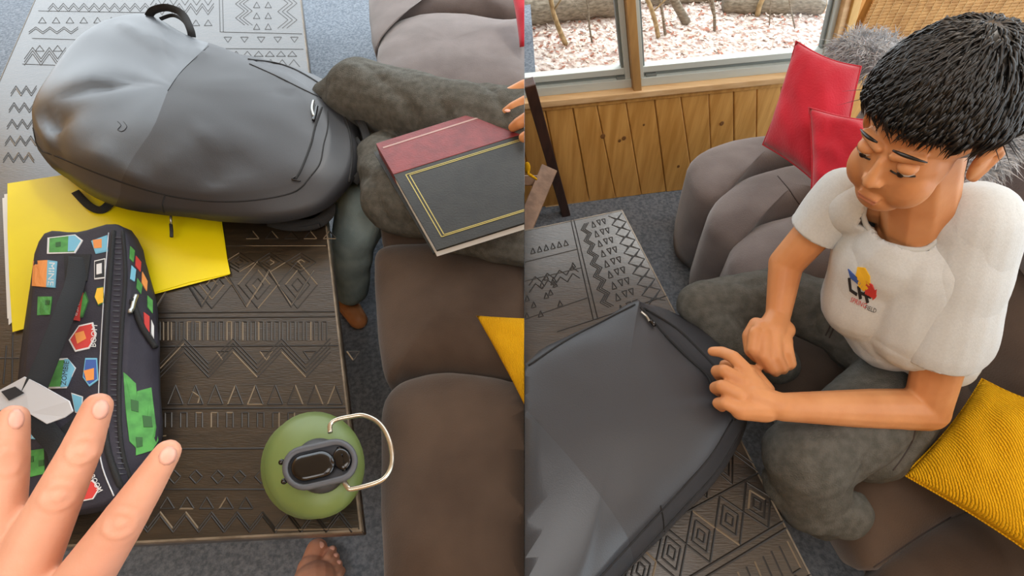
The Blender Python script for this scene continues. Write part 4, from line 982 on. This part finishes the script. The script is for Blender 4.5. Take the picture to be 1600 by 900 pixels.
for q_ in ([(204, 625), (216, 628), (216, 645), (205, 642)], [(222, 650), (236, 652), (238, 668), (224, 668)], [(212, 684), (222, 684), (222, 698), (213, 700)]): pl_(q_, 'green_d', 'front_print', .0018)
sm_('zipper', [(178, 362), (172, 430), (166, 520), (163, 620), (168, 700), (190, 765)], .0055, 'strap', lb, LT, .0, None)
sm_('zipper', [(192, 362), (196, 430), (190, 520), (186, 620), (190, 700), (205, 755)], .0042, 'strap', lb, LT, .0, None)
sm_('piping', [(170, 364), (164, 440), (158, 540), (154, 640), (158, 720), (178, 775)], .0012, 'silver', lb, LT, .0006, None)
for k in range(46):
    y = 372+k*8.2; x = 185 if y < 400 else 185-(y-400)*.035 if y < 600 else 178+(y-600)*.09
    d = seam(LT, [(x-5, y), (x+5, y)], .0009, .0016, dens=2)
    if d and k % 1 == 0: obj('zip_tooth', d, M['grey_pl'], lb)
sm_('zip_pull', [(203, 492), (206, 478), (211, 464)], .005, 'zipm', lb, LT, .006, None)
sm_('front_handle', [(205, 470), (212, 490), (222, 515), (242, 545)], .006, 'strap', lb, LT, .004, None)
ZH = ZL+.012
strapf('handle', [W(122, 402, ZH+.002), W(118, 440, ZH+.012), W(104, 480, ZH+.03), W(80, 545, ZH+.04), W(56, 605, ZH+.04), W(46, 640, ZH+.03), W(66, 668, ZH+.014), W(92, 700, ZH+.004), W(98, 735, ZH+.002)], .034, th=.004, clip=None, par=lb)
pt([(101, 400), (143, 398), (137, 440), (103, 440)], M['strap'], 'handle_patch', lb, LT, .0022); pt([(70, 690), (122, 650), (124, 730), (72, 742)], M['strap'], 'handle_patch', lb, LT, .0022)
tg = [W(-6, 612, ZH+.052), W(38, 588, ZH+.052), W(62, 600, ZH+.05), W(108, 626, ZH+.045), W(114, 642, ZH+.04), W(100, 652, ZH+.04), W(72, 662, ZH+.045), W(45, 646, ZH+.05), W(-6, 640, ZH+.052)]
tagt = obj('name_tag', bev(prism(tg, Z*-.003), .0008, 1), M['silver'], lb, smooth=False)
obj('tag_mark', prism([W(2, 612, ZH+.0535), W(24, 604, ZH+.0535), (W(38, 614, ZH+.053)), W(14, 626, ZH+.053)], Z*.0006), M['ink'], tagt, smooth=False)
# bottle
bo = thing('drink_bottle', 'olive green bottle with grey lid and steel carry loop at the table corner', 'bottle', W(492, 742, TZ))
def rnd_ring(cx, cy, rx, ry, z, n=40): return [W(cx+rx*math.cos(2*math.pi*k/n), cy+ry*math.sin(2*math.pi*k/n), z) for k in range(n)]
prof = [(470, 740, 46, 48, TZ+.001), (470, 740, 50, 52, TZ+.005), (474, 736, 62, 66, .48), (480, 733, 73, 78, .505), (483, 731, 76, 81, .520), (486, 730, 75.5, 80, .527), (490, 729, 78, 82, .532), (492, 727, 78, 84, .545), (494, 727, 70, 76, .556), (497, 727, 58, 62, .565), (499, 727, 46, 48, .571), (500, 727, 30, 32, .574)]
obj('bottle_body', loft([rnd_ring(*q) for q in prof]), M['bottle'], bo)
def oblong(cx, cy, L, Wd, ang, z, n=12):
    ca, sa = math.cos(math.radians(ang)), math.sin(math.radians(ang)); out = []
    r = Wd/2
    for s, a0 in ((1, -90), (-1, 90)):
        for k in range(n+1):
            a = math.radians(a0+180*k/n); u = s*(L/2-r)+r*math.cos(a); v = r*math.sin(a); out.append(W(cx+u*ca-v*sa, cy+u*sa+v*ca, z))
    return out
obj('neck', loft([rnd_ring(500, 728, 42, 44, .570), rnd_ring(500, 728, 41, 42, .58), rnd_ring(501, 727, 34, 34, .586)]), mat('dark_grey_plastic', '#3a3c3f', .5), bo)
O = lambda L, w_, z: oblong(500, 726, L, w_, -13, z)
obj('lid', loft([O(108, 58, .575), O(118, 68, .582), O(120, 70, .596), O(116, 66, .601), O(104, 52, .601), O(101, 49, .598), O(100, 48, .590)], top=True), M['grey_pl'], bo)
obj('flip_cap', loft([oblong(489, 728, 70, 42, -13, .591), oblong(489, 728, 70, 42, -13, .599), oblong(489, 728, 66, 38, -13, .603), oblong(488, 728, 50, 24, -13, .6035)]), M['black'], bo)
obj('spout', loft([oblong(534, 717, 30, 38, -13, .591), oblong(534, 717, 30, 38, -13, .597), oblong(534, 717, 26, 34, -13, .601), oblong(536, 716, 12, 16, -13, .6)]), M['black'], bo)
for px in ((442, 752), (438, 722)): obj('hinge', ell(W(px[0]+2, px[1], .592), .005, .005, .005), M['black'], bo)
lp = [(516, 676), (516, 664), (526, 656), (548, 651), (568, 649), (590, 659), (604, 678), (612, 705), (611, 730), (600, 748), (580, 757), (550, 764), (543, 761), (538, 753)]
obj('carry_loop', tube([W(v.x, v.y, .59) for v in catmull(V2(lp), 5, False)], .0042, 10), M['steel'], bo)
# ------------------------------------------------------------------ boy on the left: legs, hand and book
b2 = thing('person', 'seated person in dark jeans with a book on the lap, body out of view', 'person', W(700, 280, .43))
jn = merge(cap(W(900, 225, .58), .12, W(700, 178, .58), .10, 18), cap(W(700, 178, .58), .10, W(566, 152, .54), .115, 18), cap(W(566, 152, .54), .115, W(540, 165, .50), .10, 18),
  cap(W(900, 335, .53), .10, W(720, 320, .52), .10, 18), cap(W(720, 320, .52), .10, W(622, 312, .50), .095, 18), cap(W(622, 312, .50), .09, W(600, 250, .48), .08, 18), cap(W(640, 230, .47), .07, W(820, 250, .47), .09, 18), cap(W(700, 360, .50), .06, W(820, 380, .5), .06), cap(W(590, 250, .44), .06, W(570, 200, .44), .06))
bm = remesh(jn, .006, 5)
lc = crease_fn([([(560, 110), (600, 140), (650, 180)], .62, -.010, .015), ([(620, 120), (680, 160), (700, 190)], .62, -.010, .014), ([(740, 130), (770, 150), (790, 185)], .66, -.010, .012), ([(540, 330), (590, 350), (640, 355)], .52, -.012, .014), ([(600, 380), (680, 380), (760, 400)], .55, -.012, .014), ([(560, 270), (590, 300), (600, 340)], .54, -.010, .014), ([(640, 395), (720, 390)], .5, .008, .01)])
jl = obj('jeans', bm, M['denim'], b2, clip='L', fn=lambda c, n: c+n*(.010*noise.noise(Vector((c.x*8, c.y*12, c.z*8)))+.003*noise.noise(c*24)+lc(c)))
shn = remesh(merge(cap(W(568, 320, .38), .085, W(552, 385, .28), .062, 18), cap(W(552, 385, .28), .062, W(549, 452, .13), .052, 18)), .005, 4)
obj('jeans_leg', shn, M['denim_b'], b2, clip='L', fn=lambda c, n: c+n*.006*noise.noise(c*18))
hz2 = .655
hb = merge(chain([W(772+120, 190, .66), W(850, 175, .668)], [.045, .04]),
  chain([W(848, 128, .68), W(818, 136, .685), W(796, 146, .675), W(780, 157, .66)], [.021, .0185, .016, .013]),
  chain([W(850, 150, .68), W(822, 160, .685), W(802, 169, .675), W(790, 176, .66)], [.021, .0185, .016, .013]),
  chain([W(852, 175, .68), W(826, 184, .682), W(810, 193, .672), W(801, 199, .66)], [.02, .0175, .015, .012]),
  chain([W(856, 200, .675), W(832, 208, .675), W(818, 215, .665)], [.018, .016, .013]),
  chain([W(850, 200, .60), W(820, 190, .60), W(800, 180, .60)], [.02, .016, .013]),
  cap(W(900, 200, .64), .04, W(1000, 330, .5), .05))
foot_ = merge(cap(W(545, 448, .12), .036, W(538, 468, .05), .038), cap(W(538, 468, .05), .036, W(560, 500, .035), .03))
hb_ = remesh(hb, .0035, 4); obj('hand', hb_, M['skin'], b2, clip='L'); obj('foot', remesh(foot_, .0035, 4), M['skin'], b2)
for x, y in ((783, 154), (793, 173)): obj('fingernail', ell(W(x, y, .678), .008, .006, .003), M['nail'], b2)
bk2 = thing('book', 'hardback book with maroon spine and gold-bordered black cover lying on the lap', 'book', W(720, 270, .6))
ZB = .645
def bq(pts, z): return [W(x, y, z) for x, y in pts]
TL_, TR_, BR_, BL_ = (588, 226), (840, 147), (935, 312), (682, 391)
obj('page_block', prism(bq([(592, 232), TR_, BR_, (680, 390)], ZB-.006), Z*-.022), M['paper_w'], bk2, clip='L', smooth=False)
obj('back_board', prism(bq([(584, 238), TR_, BR_, (677, 396)], ZB-.030), Z*-.004), M['cover'], bk2, clip='L', smooth=False)
cv_ = obj('front_board', bev(prism(bq([TL_, TR_, BR_, BL_], ZB), Z*-.005), .001), M['cover'], bk2, clip='L', smooth=False)
def lerp2(a, b, t): return (a[0]+(b[0]-a[0])*t, a[1]+(b[1]-a[1])*t)
r1, r2 = lerp2(TL_, BL_, .28), lerp2(TR_, BR_, .28)
obj('spine_cloth', bev(prism(bq([(TL_[0]-1, TL_[1]-2), (TR_[0], TR_[1]-2), r2, r1], ZB+.0012), Z*-.034), .0015), M['maroon'], bk2, clip='L', smooth=False)
def gline(a, b, w_=1.1):
    A, B = W(*a, ZB+.0004), W(*b, ZB+.0004); d = (B-A).normalized(); n = Vector((-d.y, d.x, 0))*.0011
    return prism([A-n, B-n, B+n, A+n], Z*.0004)
g = [(634, 273), (880, 197), (940, 292), (690, 370)]
obj('gold_border', merge(*[gline(g[i], g[(i+1) % 4]) for i in range(4)], *[gline(lerp2(g[i], g[(i+2) % 4], .02), lerp2(g[(i+1) % 4], g[(i+3) % 4], .02)) for i in range(4)]), M['gold'], bk2, clip='L', smooth=False)
obj('spine_line', prism(bq([(598, 230), (842, 153), (843, 155), (599, 232)], ZB+.0013), Z*.0005), mat('pale_spine_strip', '#a98a84', .6), bk2, clip='L', smooth=False)  # thin pale strip along the top of the spine
cushion('red_cushion', [W(793, -40, .60), W(900, -80, .62), W(930, 60, .50), W(812, 74, .47)], .10, M['red'], 'red cushion corner at the top edge of the taupe pads, above the book', clip='L', seed=5, pinch=.04)
cushion('yellow_cushion', [W(744, 493, .50), W(960, 500, .56), W(1000, 700, .55), W(835, 665, .49)], .07, M['yellow'], 'mustard woven cushion corner on dark brown pads, right of the bottle', clip='L', seed=6, n=40, pinch=.03)
# ------------------------------------------------------------------ the person holding the camera: hand and foot
me_ = thing('person', 'person reaching in with spread fingers from the lower left, foot below the bottle', 'person', W(490, 900, 0))
D = .34
def p3(x, y, d=D): return P(x, y, d)
k = D/800
hh = merge(chain([p3(21, 652), p3(14, 725), p3(4, 795), p3(-8, 872)], [20*k, 25*k, 29*k, 36*k], 16),
  chain([p3(153, 634), p3(127, 702), p3(90, 778), p3(42, 880)], [20.5*k, 27*k, 33*k, 42*k], 16),
  chain([p3(262, 706), p3(226, 762), p3(188, 820), p3(130, 905)], [19.5*k, 26*k, 32*k, 40*k], 16),
  chain([p3(-80, 720), p3(-80, 800), p3(-70, 880)], [18*k, 22*k, 26*k], 12),
  chain([p3(235, 1010, .31), p3(190, 960, .31), p3(130, 960, .32)], [22*k, 28*k, 34*k], 12),
  cap(p3(-30, 940), 60*k, p3(100, 960), 62*k, 16), cap(p3(-30, 940), 60*k, p3(20, 1060, .36), 70*k), cap(p3(100, 960), 62*k, p3(60, 1060, .36), 70*k), cap(p3(40, 1050, .36), 66*k, p3(40, 1180, .38), 58*k), cap(p3(40, 1180, .38), 58*k, p3(200, 1400, .36), 75*k),
  ell(p3(128, 704, D-.001), .0112, .0112, .0112), ell(p3(93, 772, D-.001), .0138, .0138, .0138), ell(p3(189, 818, D-.001), .0134, .0134, .0134))
ft_ = merge(cap(W(490, 1000, .09), .060, W(492, 915, .055), .054, 16), cap(W(490, 990, .09), .058, W(495, 1060, .24), .05), cap(W(484, 915, .05), .044, W(486, 888, .045), .032, 16), cap(W(485, 885, .040), .026, W(495, 858, .036), .025, 16), cap(W(512, 918, .04), .036, W(514, 905, .036), .026),
  *[chain([W(494+6*i, 894+5*i, .046), W(507+5*i, 862+10*i, .050), W(514+4.5*i, 849+11*i, .03)], [.02, .0112, .0122], 12) for i in range(1, 5)])
hm = remesh(hh, .0024, 5)
def crease(c, n):
    v = .0
    for (x, y) in ((128, 706), (92, 776), (188, 818), (14, 725)):
        q_ = p3(x, y, D-.010); r_ = (c-q_).length
        if r_ < .02: v += .0007*math.sin(r_*900)*max(0, 1-r_/.02)
    return c+n*v
arm = obj('hand', hm, M['skin_p'], me_, fn=crease)
obj('foot', remesh(ft_, .0024, 3), M['skin_p'], me_)
HTT = bvh(arm)
for x, y, a in ((25, 655, 5), (157, 640, 20), (262, 712, 38)):
    ca, sa = math.cos(math.radians(a)), math.sin(math.radians(a)); pol = []
    for q_ in range(10):
        t = 2*math.pi*q_/10; u, v = 13*math.cos(t), 16*math.sin(t); pol.append((x+u*ca-v*sa, y+u*sa+v*ca))
    d = patch(HTT, pol, lift=.0002, th=.0004)
    if d: obj('fingernail', d, M['nail'], me_)
for i, (x, y) in enumerate(((500, 852), (519, 857), (524, 868), (529, 879))):
    obj('toenail', ell(W(x, y, .042 if i else .052), .011 if i == 0 else .007, .009 if i == 0 else .006, .004), M['nail'], me_)
